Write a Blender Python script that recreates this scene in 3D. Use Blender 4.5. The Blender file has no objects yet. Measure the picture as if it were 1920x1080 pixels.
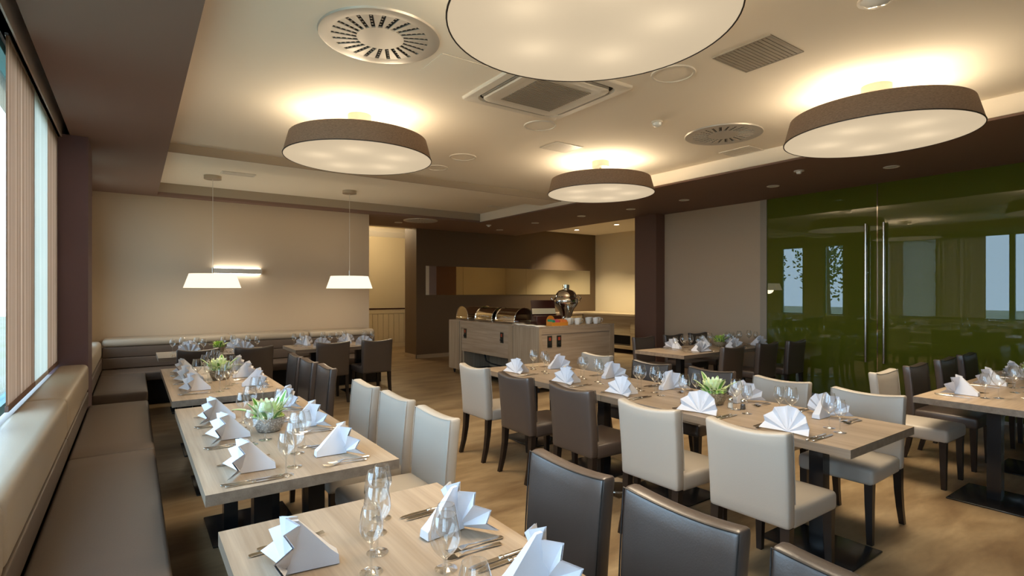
import bpy, bmesh, math, random
from mathutils import Vector, Matrix
random.seed(7)
PI = math.pi
scene = bpy.context.scene
COL = scene.collection

# ------------------------------------------------------------------ camera
EYE = 1.58
cam_d = bpy.data.cameras.new('camera')
cam_d.sensor_width = 36.0
cam_d.lens = 1007.0 / 1920.0 * 36.0
cam_d.shift_y = 8.0 / 1920.0
cam_d.clip_start = 0.02
cam = bpy.data.objects.new('camera', cam_d)
cam.location = (0, 0, EYE)
cam.rotation_euler = (PI / 2, 0, -math.radians(35.186))
COL.objects.link(cam)
scene.camera = cam

# ------------------------------------------------------------------ world
world = bpy.data.worlds.new('daylight'); scene.world = world
world.use_nodes = True
bg = world.node_tree.nodes['Background']
bg.inputs['Color'].default_value = (0.56, 0.76, 1.0, 1)
bg.inputs['Strength'].default_value = 6.5

scene.view_settings.view_transform = 'Standard'
scene.view_settings.look = 'None'
scene.view_settings.gamma = 1.0
scene.view_settings.use_curve_mapping = False
scene.view_settings.exposure = 0.42

LAMP_BULB = 6.4      # watts for each bulb inside the big drum lamps
LAMP_DOWN = 25.0      # light sent down by each diffuser
LAMP_GLOW = 0.40      # glow of the diffuser disc itself
WARM = (1.0, 0.81, 0.56)

# ------------------------------------------------------------------ materials
MAT = {}
def mat(name, col, rough=0.5, metal=0.0, noise=None, bump=None, spec=None, **kw):
    m = bpy.data.materials.new(name); m.use_nodes = True
    nt = m.node_tree; b = nt.nodes['Principled BSDF']
    b.inputs['Base Color'].default_value = (*col, 1)
    b.inputs['Roughness'].default_value = rough
    b.inputs['Metallic'].default_value = metal
    if spec is not None: b.inputs['Specular IOR Level'].default_value = spec
    for k, v in kw.items(): b.inputs[k].default_value = v
    tc = None
    def coords(scale):
        t = nt.nodes.new('ShaderNodeTexCoord'); mp = nt.nodes.new('ShaderNodeMapping')
        mp.inputs['Scale'].default_value = scale
        nt.links.new(t.outputs['Object'], mp.inputs['Vector'])
        return mp.outputs['Vector']
    if noise:      # (colour2, scale xyz, detail)
        c2, sc, det = noise
        n = nt.nodes.new('ShaderNodeTexNoise'); n.inputs['Scale'].default_value = 1.0
        n.inputs['Detail'].default_value = det
        nt.links.new(coords(sc), n.inputs['Vector'])
        r = nt.nodes.new('ShaderNodeValToRGB')
        r.color_ramp.elements[0].position = 0.32; r.color_ramp.elements[1].position = 0.68
        r.color_ramp.elements[0].color = (*col, 1); r.color_ramp.elements[1].color = (*c2, 1)
        nt.links.new(n.outputs['Fac'], r.inputs['Fac'])
        nt.links.new(r.outputs['Color'], b.inputs['Base Color'])
    if bump:       # (scale, strength)
        n2 = nt.nodes.new('ShaderNodeTexNoise'); n2.inputs['Scale'].default_value = bump[0]
        n2.inputs['Detail'].default_value = 3
        t = nt.nodes.new('ShaderNodeTexCoord'); nt.links.new(t.outputs['Object'], n2.inputs['Vector'])
        bp = nt.nodes.new('ShaderNodeBump'); bp.inputs['Strength'].default_value = bump[1]
        bp.inputs['Distance'].default_value = 0.004
        nt.links.new(n2.outputs['Fac'], bp.inputs['Height']); nt.links.new(bp.outputs['Normal'], b.inputs['Normal'])
    MAT[name] = m
    return m

mat('taupe_paint', (0.40, 0.33, 0.25), 0.85, spec=0.15)
mat('ceiling_paint', (0.84, 0.765, 0.65), 0.9, spec=0.1)
mat('soffit_paint', (0.235, 0.150, 0.116), 0.75, spec=0.2)
mat('wall_beige', (0.60, 0.475, 0.34), 0.85, spec=0.15)
mat('wall_cream', (0.66, 0.55, 0.36), 0.85, spec=0.15)
mat('wall_brown', (0.155, 0.105, 0.062), 0.7, spec=0.25)
mat('pillar_plum', (0.19, 0.125, 0.135), 0.7, spec=0.25)
mat('pelmet_grey', (0.52, 0.46, 0.42), 0.7)
mat('window_frame', (0.05, 0.22, 0.24), 0.4)
mat('beige_leather', (0.435, 0.385, 0.325), 0.42, bump=(180, 0.12), spec=0.45)
mat('bench_cream', (0.47, 0.385, 0.285), 0.42, bump=(160, 0.10), spec=0.5)
mat('bench_brown', (0.135, 0.098, 0.074), 0.38, bump=(160, 0.12), spec=0.5)
mat('brown_leather', (0.070, 0.050, 0.040), 0.36, bump=(180, 0.10), spec=0.8)
mat('dark_piping', (0.02, 0.015, 0.012), 0.5)
mat('light_piping', (0.42, 0.37, 0.31), 0.5)
mat('dark_wood_leg', (0.018, 0.011, 0.008), 0.35)
mat('black_steel', (0.010, 0.010, 0.011), 0.22, spec=0.6)
mat('black_matte', (0.012, 0.011, 0.011), 0.7)
mat('steel', (0.70, 0.66, 0.60), 0.16, 1.0)
mat('chrome', (0.80, 0.77, 0.72), 0.06, 1.0)
mat('brushed_nickel', (0.55, 0.50, 0.43), 0.35, 1.0)
mat('linen', (0.72, 0.72, 0.76), 0.85, bump=(420, 0.15), spec=0.1)
mat('paper_white', (0.85, 0.84, 0.80), 0.8)
mat('porcelain', (0.85, 0.84, 0.80), 0.15)
mat('plastic_white', (0.72, 0.66, 0.57), 0.5)
mat('plastic_shade', (0.30, 0.27, 0.23), 0.6)
mat('slot_black', (0.015, 0.014, 0.013), 0.8)
mat('grille_grey', (0.36, 0.31, 0.25), 0.6)
mat('vent_steel', (0.56, 0.51, 0.45), 0.38, 0.35)
mat('shade_linen', (0.32, 0.215, 0.145), 0.85, noise=((0.21, 0.14, 0.094), (55, 55, 240), 3))
mat('shade_inner', (0.85, 0.78, 0.66), 0.8)
mat('rim_dark', (0.03, 0.02, 0.015), 0.6)
mat('petal', (0.72, 0.86, 0.42), 0.55, noise=((0.86, 0.92, 0.70), (30, 30, 30), 2))
mat('petal_green', (0.42, 0.62, 0.08), 0.55, noise=((0.62, 0.78, 0.18), (30, 30, 30), 2))
mat('leaf_green', (0.10, 0.30, 0.03), 0.4)
mat('leaf_cream', (0.68, 0.76, 0.42), 0.45)
mat('mahogany', (0.050, 0.014, 0.010), 0.22)
mat('cream_card', (0.72, 0.62, 0.40), 0.6)
mat('amber_plastic', (0.62, 0.24, 0.03), 0.3)
mat('packet_pink', (0.62, 0.08, 0.14), 0.5)
mat('packet_green', (0.03, 0.30, 0.16), 0.5)
mat('packet_orange', (0.75, 0.22, 0.05), 0.5)
mat('plate_olive', (0.020, 0.022, 0.016), 0.3)
mat('knob_red', (0.35, 0.06, 0.03), 0.4)
mat('salt', (0.85, 0.84, 0.80), 0.9)
mat('pepper', (0.06, 0.045, 0.035), 0.9)
mat('green_glass', (0.100, 0.108, 0.010), 0.004, spec=0.5, IOR=1.65)
mat('mirror', (0.86, 0.84, 0.76), 0.01, 1.0)
mat('outdoor_ground', (0.20, 0.24, 0.14), 0.95, noise=((0.30, 0.30, 0.26), (0.6, 0.6, 0.6), 3))
mat('bark', (0.10, 0.075, 0.055), 0.9)
mat('foliage', (0.06, 0.12, 0.035), 0.7)
mat('cord', (0.75, 0.72, 0.66), 0.5)
mat('skirting_wood', (0.42, 0.33, 0.22), 0.5)

def wood(name, c1, c2, axis, rough=0.42, s=1.0):
    """oak laminate, grain running along the given local axis"""
    sc = [26 * s, 26 * s, 26 * s]; sc[axis] = 1.3 * s
    m = mat(name, c1, rough, noise=(c2, tuple(sc), 5), spec=0.35)
    nt = m.node_tree; b = nt.nodes['Principled BSDF']
    ramp = [n for n in nt.nodes if n.type == 'VALTORGB'][0]
    sc2 = [150 * s] * 3; sc2[axis] = 3.0 * s
    t = nt.nodes.new('ShaderNodeTexCoord'); mp = nt.nodes.new('ShaderNodeMapping')
    mp.inputs['Scale'].default_value = sc2
    nt.links.new(t.outputs['Object'], mp.inputs['Vector'])
    n = nt.nodes.new('ShaderNodeTexNoise'); n.inputs['Scale'].default_value = 1; n.inputs['Detail'].default_value = 2
    nt.links.new(mp.outputs['Vector'], n.inputs['Vector'])
    mr = nt.nodes.new('ShaderNodeMapRange'); mr.inputs['To Min'].default_value = 0.82; mr.inputs['To Max'].default_value = 1.14
    nt.links.new(n.outputs['Fac'], mr.inputs['Value'])
    mx = nt.nodes.new('ShaderNodeMix'); mx.data_type = 'RGBA'; mx.blend_type = 'MULTIPLY'
    mx.inputs['Factor'].default_value = 1.0
    nt.links.new(ramp.outputs['Color'], mx.inputs['A']); nt.links.new(mr.outputs['Result'], mx.inputs['B'])
    nt.links.new(mx.outputs['Result'], b.inputs['Base Color'])
    return m
wood('oak_x', (0.33, 0.245, 0.168), (0.44, 0.34, 0.245), 0)
wood('oak_y', (0.33, 0.245, 0.168), (0.44, 0.34, 0.245), 1)
wood('oak_z', (0.31, 0.225, 0.145), (0.42, 0.325, 0.225), 2)
wood('oak_edge_x', (0.21, 0.155, 0.11), (0.29, 0.225, 0.165), 0)  # table edges: same oak darkened, their shade put into the colour
wood('oak_edge_y', (0.21, 0.155, 0.11), (0.29, 0.225, 0.165), 1)
wood('oak_pale', (0.40, 0.30, 0.17), (0.52, 0.41, 0.25), 1)

def floor_mat():
    m = mat('floor_vinyl', (0.22, 0.145, 0.075), 0.38, spec=0.4)
    nt = m.node_tree; b = nt.nodes['Principled BSDF']; L = nt.links.new
    t = nt.nodes.new('ShaderNodeTexCoord')
    def nz(scale, det, dist=0.0):
        mp = nt.nodes.new('ShaderNodeMapping'); mp.inputs['Scale'].default_value = scale
        L(t.outputs['Object'], mp.inputs['Vector'])
        n = nt.nodes.new('ShaderNodeTexNoise'); n.inputs['Scale'].default_value = 1
        n.inputs['Detail'].default_value = det; n.inputs['Distortion'].default_value = dist
        L(mp.outputs['Vector'], n.inputs['Vector']); return n.outputs['Fac']
    a = nz((1.3, 4.2, 1), 6, 0.6); c = nz((9, 30, 1), 4, 0.3)
    r = nt.nodes.new('ShaderNodeValToRGB')
    e = r.color_ramp.elements
    e[0].position = 0.30; e[0].color = (0.17, 0.108, 0.055, 1)
    e[1].position = 0.72; e[1].color = (0.37, 0.27, 0.155, 1)
    k = r.color_ramp.elements.new(0.5); k.color = (0.26, 0.18, 0.098, 1)
    L(a, r.inputs['Fac'])
    mr = nt.nodes.new('ShaderNodeMapRange'); mr.inputs['To Min'].default_value = 0.78; mr.inputs['To Max'].default_value = 1.2
    L(c, mr.inputs['Value'])
    mx = nt.nodes.new('ShaderNodeMix'); mx.data_type = 'RGBA'; mx.blend_type = 'MULTIPLY'; mx.inputs['Factor'].default_value = 1
    L(r.outputs['Color'], mx.inputs['A']); L(mr.outputs['Result'], mx.inputs['B']); L(mx.outputs['Result'], b.inputs['Base Color'])
floor_mat()

def thin_glass(name, tint, base, ior, rough=0.01, gloss=(1, 1, 1)):
    m = bpy.data.materials.new(name); m.use_nodes = True; nt = m.node_tree; nt.nodes.clear(); L = nt.links.new
    o = nt.nodes.new('ShaderNodeOutputMaterial'); tr = nt.nodes.new('ShaderNodeBsdfTransparent')
    gl = nt.nodes.new('ShaderNodeBsdfGlossy'); mx = nt.nodes.new('ShaderNodeMixShader'); fr = nt.nodes.new('ShaderNodeLayerWeight')
    ad = nt.nodes.new('ShaderNodeMath'); ad.operation = 'ADD'; ad.use_clamp = True; ad.inputs[1].default_value = base
    tr.inputs['Color'].default_value = (*tint, 1); gl.inputs['Roughness'].default_value = rough
    gl.inputs['Color'].default_value = (*gloss, 1); fr.inputs['Blend'].default_value = 0.5
    pw = nt.nodes.new('ShaderNodeMath'); pw.operation = 'POWER'; pw.inputs[1].default_value = 2.3; ml = nt.nodes.new('ShaderNodeMath'); ml.operation = 'MULTIPLY'; ml.inputs[1].default_value = ior; L(fr.outputs['Facing'], pw.inputs[0]); L(pw.outputs[0], ml.inputs[0]); L(ml.outputs[0], ad.inputs[0]); L(ad.outputs[0], mx.inputs['Fac']); L(tr.outputs[0], mx.inputs[1]); L(gl.outputs[0], mx.inputs[2])
    L(mx.outputs[0], o.inputs['Surface']); MAT[name] = m
thin_glass('window_glass', (0.93, 0.97, 0.97), 0.04, 0.6)
thin_glass('drinking_glass', (0.94, 0.95, 0.95), 0.08, 1.0)

def cloth_translucent(name, c1, c2, freq, transp, kx=0.5):
    m = bpy.data.materials.new(name); m.use_nodes = True; nt = m.node_tree; nt.nodes.clear(); L = nt.links.new
    o = nt.nodes.new('ShaderNodeOutputMaterial')
    t = nt.nodes.new('ShaderNodeTexCoord'); mp = nt.nodes.new('ShaderNodeMapping'); mp.inputs['Scale'].default_value = (0.01, freq, 0.05)
    L(t.outputs['Object'], mp.inputs['Vector'])
    n = nt.nodes.new('ShaderNodeTexNoise'); n.inputs['Scale'].default_value = 1; n.inputs['Detail'].default_value = 4
    L(mp.outputs['Vector'], n.inputs['Vector'])
    r = nt.nodes.new('ShaderNodeValToRGB'); r.color_ramp.elements[0].position = 0.35; r.color_ramp.elements[1].position = 0.65
    r.color_ramp.elements[0].color = (*c1, 1); r.color_ramp.elements[1].color = (*c2, 1); L(n.outputs['Fac'], r.inputs['Fac'])
    d = nt.nodes.new('ShaderNodeBsdfDiffuse'); tl = nt.nodes.new('ShaderNodeBsdfTranslucent'); tp = nt.nodes.new('ShaderNodeBsdfTransparent')
    L(r.outputs['Color'], d.inputs['Color']); L(r.outputs['Color'], tl.inputs['Color'])
    a = nt.nodes.new('ShaderNodeMixShader'); a.inputs['Fac'].default_value = kx; L(d.outputs[0], a.inputs[1]); L(tl.outputs[0], a.inputs[2])
    c = nt.nodes.new('ShaderNodeMixShader'); c.inputs['Fac'].default_value = transp; L(a.outputs[0], c.inputs[1]); L(tp.outputs[0], c.inputs[2])
    L(c.outputs[0], o.inputs['Surface']); MAT[name] = m
cloth_translucent('striped_screen', (0.34, 0.20, 0.125), (0.72, 0.53, 0.41), 14, 0.05, 0.68)
cloth_translucent('sheer_screen', (0.74, 0.70, 0.62), (0.86, 0.83, 0.76), 9, 0.10, 0.6)

def glow(name, col, strength, translucent=0.0):
    m = bpy.data.materials.new(name); m.use_nodes = True; nt = m.node_tree; nt.nodes.clear(); L = nt.links.new
    o = nt.nodes.new('ShaderNodeOutputMaterial'); e = nt.nodes.new('ShaderNodeEmission')
    e.inputs['Color'].default_value = (*col, 1); e.inputs['Strength'].default_value = strength
    if translucent:
        t = nt.nodes.new('ShaderNodeBsdfTranslucent'); t.inputs['Color'].default_value = (translucent, translucent * 0.97, translucent * 0.92, 1)
        a = nt.nodes.new('ShaderNodeAddShader'); L(e.outputs[0], a.inputs[0]); L(t.outputs[0], a.inputs[1]); L(a.outputs[0], o.inputs['Surface'])
    else:
        L(e.outputs[0], o.inputs['Surface'])
    MAT[name] = m
glow('diffuser', (1.0, 0.80, 0.545), LAMP_GLOW, 0.03)
glow('pendant_shade', (1.0, 0.84, 0.62), 0.95, 0.12)
glow('bulb', (1.0, 0.80, 0.55), 9.0)
glow('led_white', (1.0, 0.95, 0.84), 9.0)
glow('downlight_on', (1.0, 0.90, 0.70), 10.0)

# ------------------------------------------------------------------ mesh helpers
class MB:
    def __init__(s): s.v = []; s.f = []; s.m = []
    def add(s, verts, faces, mi=0):
        o = len(s.v); s.v += [tuple(p) for p in verts]
        s.f += [tuple(i + o for i in f) for f in faces]; s.m += [mi] * len(faces); return s
    def box(s, x0, x1, y0, y1, z0, z1, mi=0):
        v = [(x0, y0, z0), (x1, y0, z0), (x1, y1, z0), (x0, y1, z0), (x0, y0, z1), (x1, y0, z1), (x1, y1, z1), (x0, y1, z1)]
        return s.add(v, [(0, 3, 2, 1), (4, 5, 6, 7), (0, 1, 5, 4), (1, 2, 6, 5), (2, 3, 7, 6), (3, 0, 4, 7)], mi)
    def lathe(s, prof, n=24, c=(0, 0, 0), mi=0, sx=1, sy=1):
        v = []; f = []; k = len(prof)
        for i in range(n):
            a = 2 * PI * i / n
            for r, z in prof: v.append((c[0] + r * math.cos(a) * sx, c[1] + r * math.sin(a) * sy, c[2] + z))
        for i in range(n):
            j = (i + 1) % n
            for q in range(k - 1): f.append((i * k + q, j * k + q, j * k + q + 1, i * k + q + 1))
        return s.add(v, f, mi)
    def tube(s, pts, r, n=8, mi=0, cap=True):
        pts = [Vector(p) for p in pts]; rr = r if isinstance(r, (list, tuple)) else [r] * len(pts)
        v = []; f = []
        for i, p in enumerate(pts):
            t = (pts[min(i + 1, len(pts) - 1)] - pts[max(i - 1, 0)]).normalized()
            up = Vector((0, 0, 1)) if abs(t.z) < 0.95 else Vector((1, 0, 0))
            a = t.cross(up).normalized(); b = t.cross(a).normalized()
            for k in range(n):
                w = 2 * PI * k / n + PI / n; v.append(p + (a * math.cos(w) + b * math.sin(w)) * rr[i])
        for i in range(len(pts) - 1):
            for k in range(n):
                q = (k + 1) % n; f.append((i * n + k, i * n + q, (i + 1) * n + q, (i + 1) * n + k))
        if cap:
            f.append(tuple(range(n))); f.append(tuple((len(pts) - 1) * n + k for k in reversed(range(n))))
        return s.add(v, f, mi)
    def rbox(s, size, r, c=(0, 0, 0), cuts=(1, 1, 1), deform=None, mi=0, seg=2):
        h = [q / 2 for q in size]; cs = []
        for a in range(3):
            rr = min(r, h[a] * 0.999)
            lo = [-h[a] + rr * (1 - math.cos(PI / 2 * i / seg)) * 0.999 for i in range(seg)]
            mid = [-h[a] + rr + (2 * h[a] - 2 * rr) * i / cuts[a] for i in range(cuts[a] + 1)]
            hi = [-q for q in reversed(lo)]
            cs.append(lo + mid + hi)
        idx = {}; v = []; f = []
        def pt(p):
            key = tuple(round(q, 6) for q in p)
            if key in idx: return idx[key]
            cl = [max(-(h[a] - min(r, h[a] * 0.999)), min(h[a] - min(r, h[a] * 0.999), p[a])) for a in range(3)]
            d = Vector([p[a] - cl[a] for a in range(3)])
            q = Vector(cl) + (d.normalized() * r if d.length > 1e-9 else d)
            if deform: q = Vector(deform(q.x, q.y, q.z))
            idx[key] = len(v); v.append((q.x + c[0], q.y + c[1], q.z + c[2])); return idx[key]
        for a in range(3):
            b, d = [(1, 2), (2, 0), (0, 1)][a]
            for sgn in (-1, 1):
                for i in range(len(cs[b]) - 1):
                    for j in range(len(cs[d]) - 1):
                        q = []
                        for (ii, jj) in ((i, j), (i + 1, j), (i + 1, j + 1), (i, j + 1)):
                            p = [0, 0, 0]; p[a] = sgn * h[a]; p[b] = cs[b][ii]; p[d] = cs[d][jj]; q.append(pt(p))
                        q = q if sgn > 0 else q[::-1]
                        if len(set(q)) >= 3:
                            q2 = []
                            for w in q:
                                if w not in q2: q2.append(w)
                            f.append(tuple(q2))
        return s.add(v, f, mi)
    def build(s, name, m, parent=None, smooth=None, loc=None, rot=None):
        me = bpy.data.meshes.new(name); me.from_pydata(s.v, [], s.f); me.validate(); me.update()
        ms = m if isinstance(m, (list, tuple)) else [m]
        for q in ms: me.materials.append(MAT[q])
        if len(ms) > 1 and len(me.polygons) == len(s.m):
            for p, i in zip(me.polygons, s.m): p.material_index = i
        if smooth is not None:
            me.shade_smooth(); me.set_sharp_from_angle(angle=math.radians(smooth))
        o = bpy.data.objects.new(name, me); COL.objects.link(o)
        if parent: o.parent = parent
        if loc: o.location = loc
        if rot: o.rotation_euler = rot
        return o

def tag(o, label=None, cat=None, group=None, kind=None):
    if label: o['label'] = label
    if cat: o['category'] = cat
    if group: o['group'] = group
    if kind: o['kind'] = kind
    return o
def thing(name, label, cat, loc=(0, 0, 0), rz=0.0, group=None):
    o = bpy.data.objects.new(name, None); o.empty_display_size = 0.05; COL.objects.link(o)
    o.location = loc; o.rotation_euler = (0, 0, rz); return tag(o, label, cat, group)
def copy_tree(o, parent=None):
    c = o.copy(); COL.objects.link(c); c.parent = parent
    for ch in list(o.children): copy_tree(ch, c)
    return c
class Proto:
    """first use hands out the source itself, later uses copy it with its parts"""
    def __init__(s, o): s.o = o; s.used = False
    def place(s, loc, rz, label, group=None, cat=None):
        o = s.o if not s.used else copy_tree(s.o)
        s.used = True; o.location = loc; o.rotation_euler = (0, 0, rz); tag(o, label, cat, group)
        return o
def struct(name, m, *boxes):
    b = MB()
    for q in boxes: b.box(*q)
    return tag(b.build(name, m), kind='structure')
ORD = ['first', 'second', 'third', 'fourth', 'fifth', 'sixth', 'seventh']

# ================================================================== the setting
S, C = 3.10, 3.29                    # soffit and ceiling heights
XW, XG, YB = -0.60, 8.50, 10.20      # window plane, green glass plane, beige back wall
Y0 = -2.6
struct('floor', 'floor_vinyl', (-0.9, 12.0, Y0 - 0.2, 15.2, -0.1, 0.0))
struct('ceiling', 'ceiling_paint', (-1.0, 11.6, Y0 - 0.2, 11.95, C, C + 0.12))
def soffit(name, x0, x1, y0, y1):
    o = struct(name, 'soffit_paint', (x0, x1, y0, y1, S, C)); return o
soffit('soffit_left', -0.50, 0.306, Y0, YB)
soffit('soffit_back', 0.306, 6.21, 10.0, 11.75)
soffit('soffit_right', 6.21, 8.40, Y0, 11.75)
soffit('soffit_front', 0.306, 6.21, Y0, -1.2)
soffit('soffit_side', 8.40, 8.62, Y0, 7.40)
struct('trim_1', 'taupe_paint', (0.306, 6.19, 9.985, 10.0, S + 0.045, C))          # pale riser of the back soffit
struct('trim_2', 'ceiling_paint', (6.19, 6.21, -1.2, 10.0, S + 0.02, C))             # pale riser of the right soffit
struct('trim_3', 'ceiling_paint', (0.306, 6.19, 7.28, 7.83, 3.185, C))               # dropped beam
struct('trim_4', 'taupe_paint', (0.306, 6.19, 7.265, 7.28, 3.185, C))
# walls
struct('wall_back', 'wall_beige', (-0.62, 3.77, YB, YB + 0.2, 0, C))
struct('wall_front', 'wall_beige', (-0.8, 8.7, Y0 - 0.2, Y0, 0, C))
mat('wall_beige_warm_lit', (0.55, 0.41, 0.28), 0.85, spec=0.15)  # the beige wall paint again, with warm light mixed into its colour
struct('wall_right', 'wall_beige_warm_lit', (XG, XG + 0.2, 4.90, 6.87, 0, S))
struct('trim_5', 'taupe_paint', (XG - 0.02, XG + 0.2, 4.79, 4.90, 0, S))
struct('wall_buffet', 'wall_brown', (5.50, 11.6, 11.75, 12.0, 0, C), (5.50, 5.70, 12.0, 12.40, 0, C))
struct('baseboard_buffet', 'skirting_wood', (5.488, 8.6, 11.735, 11.75, 0, 0.09), (5.488, 5.50, 11.735, 12.40, 0, 0.09))
struct('wall_niche', 'wall_cream', (11.35, 11.6, 6.9, 11.75, 0, C), (8.9, 11.4, 6.7, 6.95, 0, C))
mat('pillar_brown', (0.185, 0.100, 0.070), 0.7, spec=0.2)
struct('wall_pillar', 'pillar_brown', (8.25, 9.0, 6.87, 7.41, 0, C))
struct('wall_outer', 'wall_beige', (8.72, 9.0, Y0, 6.87, 0, C))
# corridor behind the opening
struct('wall_corridor', 'wall_cream', (3.0, 11.0, 14.7, 14.9, 0, 3.5))
struct('wall_corridor_side', 'wall_cream', (3.3, 3.5, YB + 0.2, 14.7, 0, 3.5), (10.8, 11.0, 12.0, 14.7, 0, 3.5))
struct('ceiling_corridor', 'ceiling_paint', (3.0, 11.0, 10.4, 14.9, 3.5, 3.6), (3.3, 5.5, 11.75, 11.95, S, 3.5), (5.5, 11.0, 11.95, 12.0, C, 3.5), (3.3, 3.9, 10.4, 11.95, C, 3.5))
cr = MB()
cr.add([(3.3, 14.7, 3.16), (3.3, 14.55, 3.30), (3.3, 14.7, 3.42), (10.9, 14.7, 3.16), (10.9, 14.55, 3.30), (10.9, 14.7, 3.42)], [(0, 3, 4, 1), (1, 4, 5, 2)])
tag(cr.build('trim_6', 'ceiling_paint'), kind='structure')
rail = struct('trim_7', 'mahogany', (3.5, 10.8, 14.64, 14.7, 1.095, 1.125))
wains = struct('wainscot', 'wall_cream', (3.5, 10.8, 14.68, 14.70, 0.0, 1.095))
bd = None
for i in range(30):                      # tongue-and-groove boards below the rail
    x = 3.6 + i * 0.16
    if bd is None:
        bd = MB().box(0, 0.148, -0.022, 0, 0.13, 0.96).build('board', 'wall_cream', wains, loc=(x, 14.68, 0))
    else:
        o = bd.copy(); COL.objects.link(o); o.parent = wains; o.location = (x, 14.68, 0)
MB().box(3.5, 10.8, 14.652, 14.68, 0, 0.12).build('base_rail', 'wall_cream', wains)
MB().box(3.5, 10.8, 14.652, 14.68, 0.97, 1.09).build('top_rail', 'wall_cream', wains)

# ------------------------------------------------------------------ window side
PY0, PY1 = 6.70, 7.30                    # plum pillar between window strip and alcove
struct('wall_window', 'pelmet_grey', (-0.78, -0.56, Y0, 10.4, 3.07, C), (-0.78, -0.62, Y0, 10.4, 0, 0.80),
       (-0.78, -0.60, Y0, -2.2, 0.8, 3.07))
struct('wall_window_pillar', 'pillar_plum', (-0.78, -0.362, PY0, PY1, 0, S))
struct('trim_8', 'soffit_paint', (-0.56, -0.50, PY1, YB, 3.02, C))
struct('wall_alcove', 'wall_beige', (-0.78, -0.60, PY1, 7.50, 0.8, 3.07), (-0.78, -0.60, 8.10, 8.70, 0.8, 3.07), (-0.78, -0.60, 9.45, 10.2, 0.8, 3.07))
def window(n, y0, y1, z0=0.86, z1=3.06, mull=()):
    b = MB(); f = 0.055
    b.box(-0.70, -0.63, y0, y0 + f, z0, z1); b.box(-0.70, -0.63, y1 - f, y1, z0, z1)
    b.box(-0.70, -0.63, y0 + f, y1 - f, z0, z0 + f); b.box(-0.70, -0.63, y0 + f, y1 - f, z1 - f, z1)
    for m in mull: b.box(-0.69, -0.64, m - 0.03, m + 0.03, z0 + f, z1 - f)
    w = tag(b.build('window_%d' % n, 'window_frame'), kind='structure')
    ys = [y0 + f] + list(mull) + [y1 - f]
    for a, c in zip(ys[:-1], ys[1:]):
        MB().box(-0.668, -0.662, a, c, z0 + f, z1 - f).build('pane', 'window_glass', w)
    return w
window(1, -2.2, 0.75, mull=(-0.7,))
window(2, 0.75, 3.70, mull=(2.2,))
window(3, 3.70, PY0, mull=(5.2,))
window(4, 7.50, 8.10)
window(5, 8.70, 9.45)
# light from the sky enters here: portals steer the sampling of the sky
def portal(y0, y1, z0=0.88, z1=3.04):
    d = bpy.data.lights.new('window_portal', 'AREA'); d.shape = 'RECTANGLE'
    d.size = y1 - y0; d.size_y = z1 - z0; d.cycles.is_portal = True
    o = bpy.data.objects.new('window_portal', d); COL.objects.link(o)
    o.location = (-0.72, (y0 + y1) / 2, (z0 + z1) / 2); o.rotation_euler = (PI / 2, 0, -PI / 2)
for a, c in ((-2.2, PY0), (7.5, 8.1), (8.7, 9.45)): portal(a, c)
tag(MB().box(-60, -0.78, -60, 60, -0.5, -0.4).build('outdoor_ground', 'outdoor_ground'), kind='structure')

def panel_curtain(y0, y1, m, label, bar='soffit_paint'):
    t = thing('panel_curtain', label, 'curtain', (-0.595, (y0 + y1) / 2, 0.89))
    w = (y1 - y0) / 2
    MB().box(-0.003, 0.003, -w, w, 0.03, 2.17).build('fabric', m, t)
    MB().box(-0.008, 0.008, -w, w, 0.0, 0.035).build('bottom_bar', bar, t)
    MB().box(-0.008, 0.008, -w, w, 2.165, 2.185).build('top_rail', 'brushed_nickel', t)
panel_curtain(4.19, 5.235, 'striped_screen', 'brown striped sliding panel curtain farther from the plum pillar')
panel_curtain(5.24, 5.965, 'sheer_screen', 'pale sheer panel curtain hanging between two striped brown panels', 'pelmet_grey')
panel_curtain(5.97, 6.69, 'striped_screen', 'brown striped sliding panel curtain beside the plum pillar')
panel_curtain(0.2, 1.3, 'striped_screen', 'brown striped sliding panel curtain beside the open window stretch')
rl = MB().box(-0.62, -0.57, -2.2, PY0, 3.07, 3.085)
tag(rl.build('trim_9', 'brushed_nickel'), kind='structure')

# ------------------------------------------------------------------ bench
def cushion(name, x0, x1, y0, y1, z0, z1, m, parent, r=0.03, dome=0.008):
    sx, sy, sz = x1 - x0, y1 - y0, z1 - z0
    def df(x, y, z):
        k = max(0, z / (sz / 2)); u = 1 - (2 * x / sx) ** 4; w = 1 - (2 * y / sy) ** 8
        return (x, y, z + k * dome * u * w)
    return MB().rbox((sx, sy, sz), r, ((x0 + x1) / 2, (y0 + y1) / 2, (z0 + z1) / 2), (6, 8, 1), df, seg=3).build(name, m, parent, 60)
bench = thing('window_bench', 'long brown leather bench with cream padded back under the windows', 'bench', (-0.1, 2.2, 0))
def BP(o): o.parent = bench; o.location = (0.1, -2.2, 0); return o
BP(MB().box(-0.56, 0.03, -1.6, 6.72, 0.0, 0.34).build('base', 'black_matte'))
ys = [6.74, 4.64, 2.50, 0.40, -1.6]
for a, c in zip(ys[1:], ys[:-1]): BP(cushion('seat_cushion', -0.36, 0.128, a, c - 0.004, 0.345, 0.463, 'bench_brown', None, 0.022))
for a, c in zip(ys[1:], ys[:-1]):
    c2 = min(c, 6.695)
    BP(cushion('lower_back', -0.56, -0.358, a, c2, 0.47, 0.605, 'bench_brown', None, 0.012, 0))
    BP(MB().rbox((0.235, c2 - a - 0.003, 0.272), 0.046, ((-0.592 - 0.357) / 2, (a + c2) / 2, 0.744), (2, 8, 1), seg=4).build('back_pad', 'bench_cream', None, 60))
bench2 = thing('corner_bench', 'L-shaped brown bench with cream padded back round the alcove corner', 'bench', (1.0, 9.6, 0))
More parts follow.
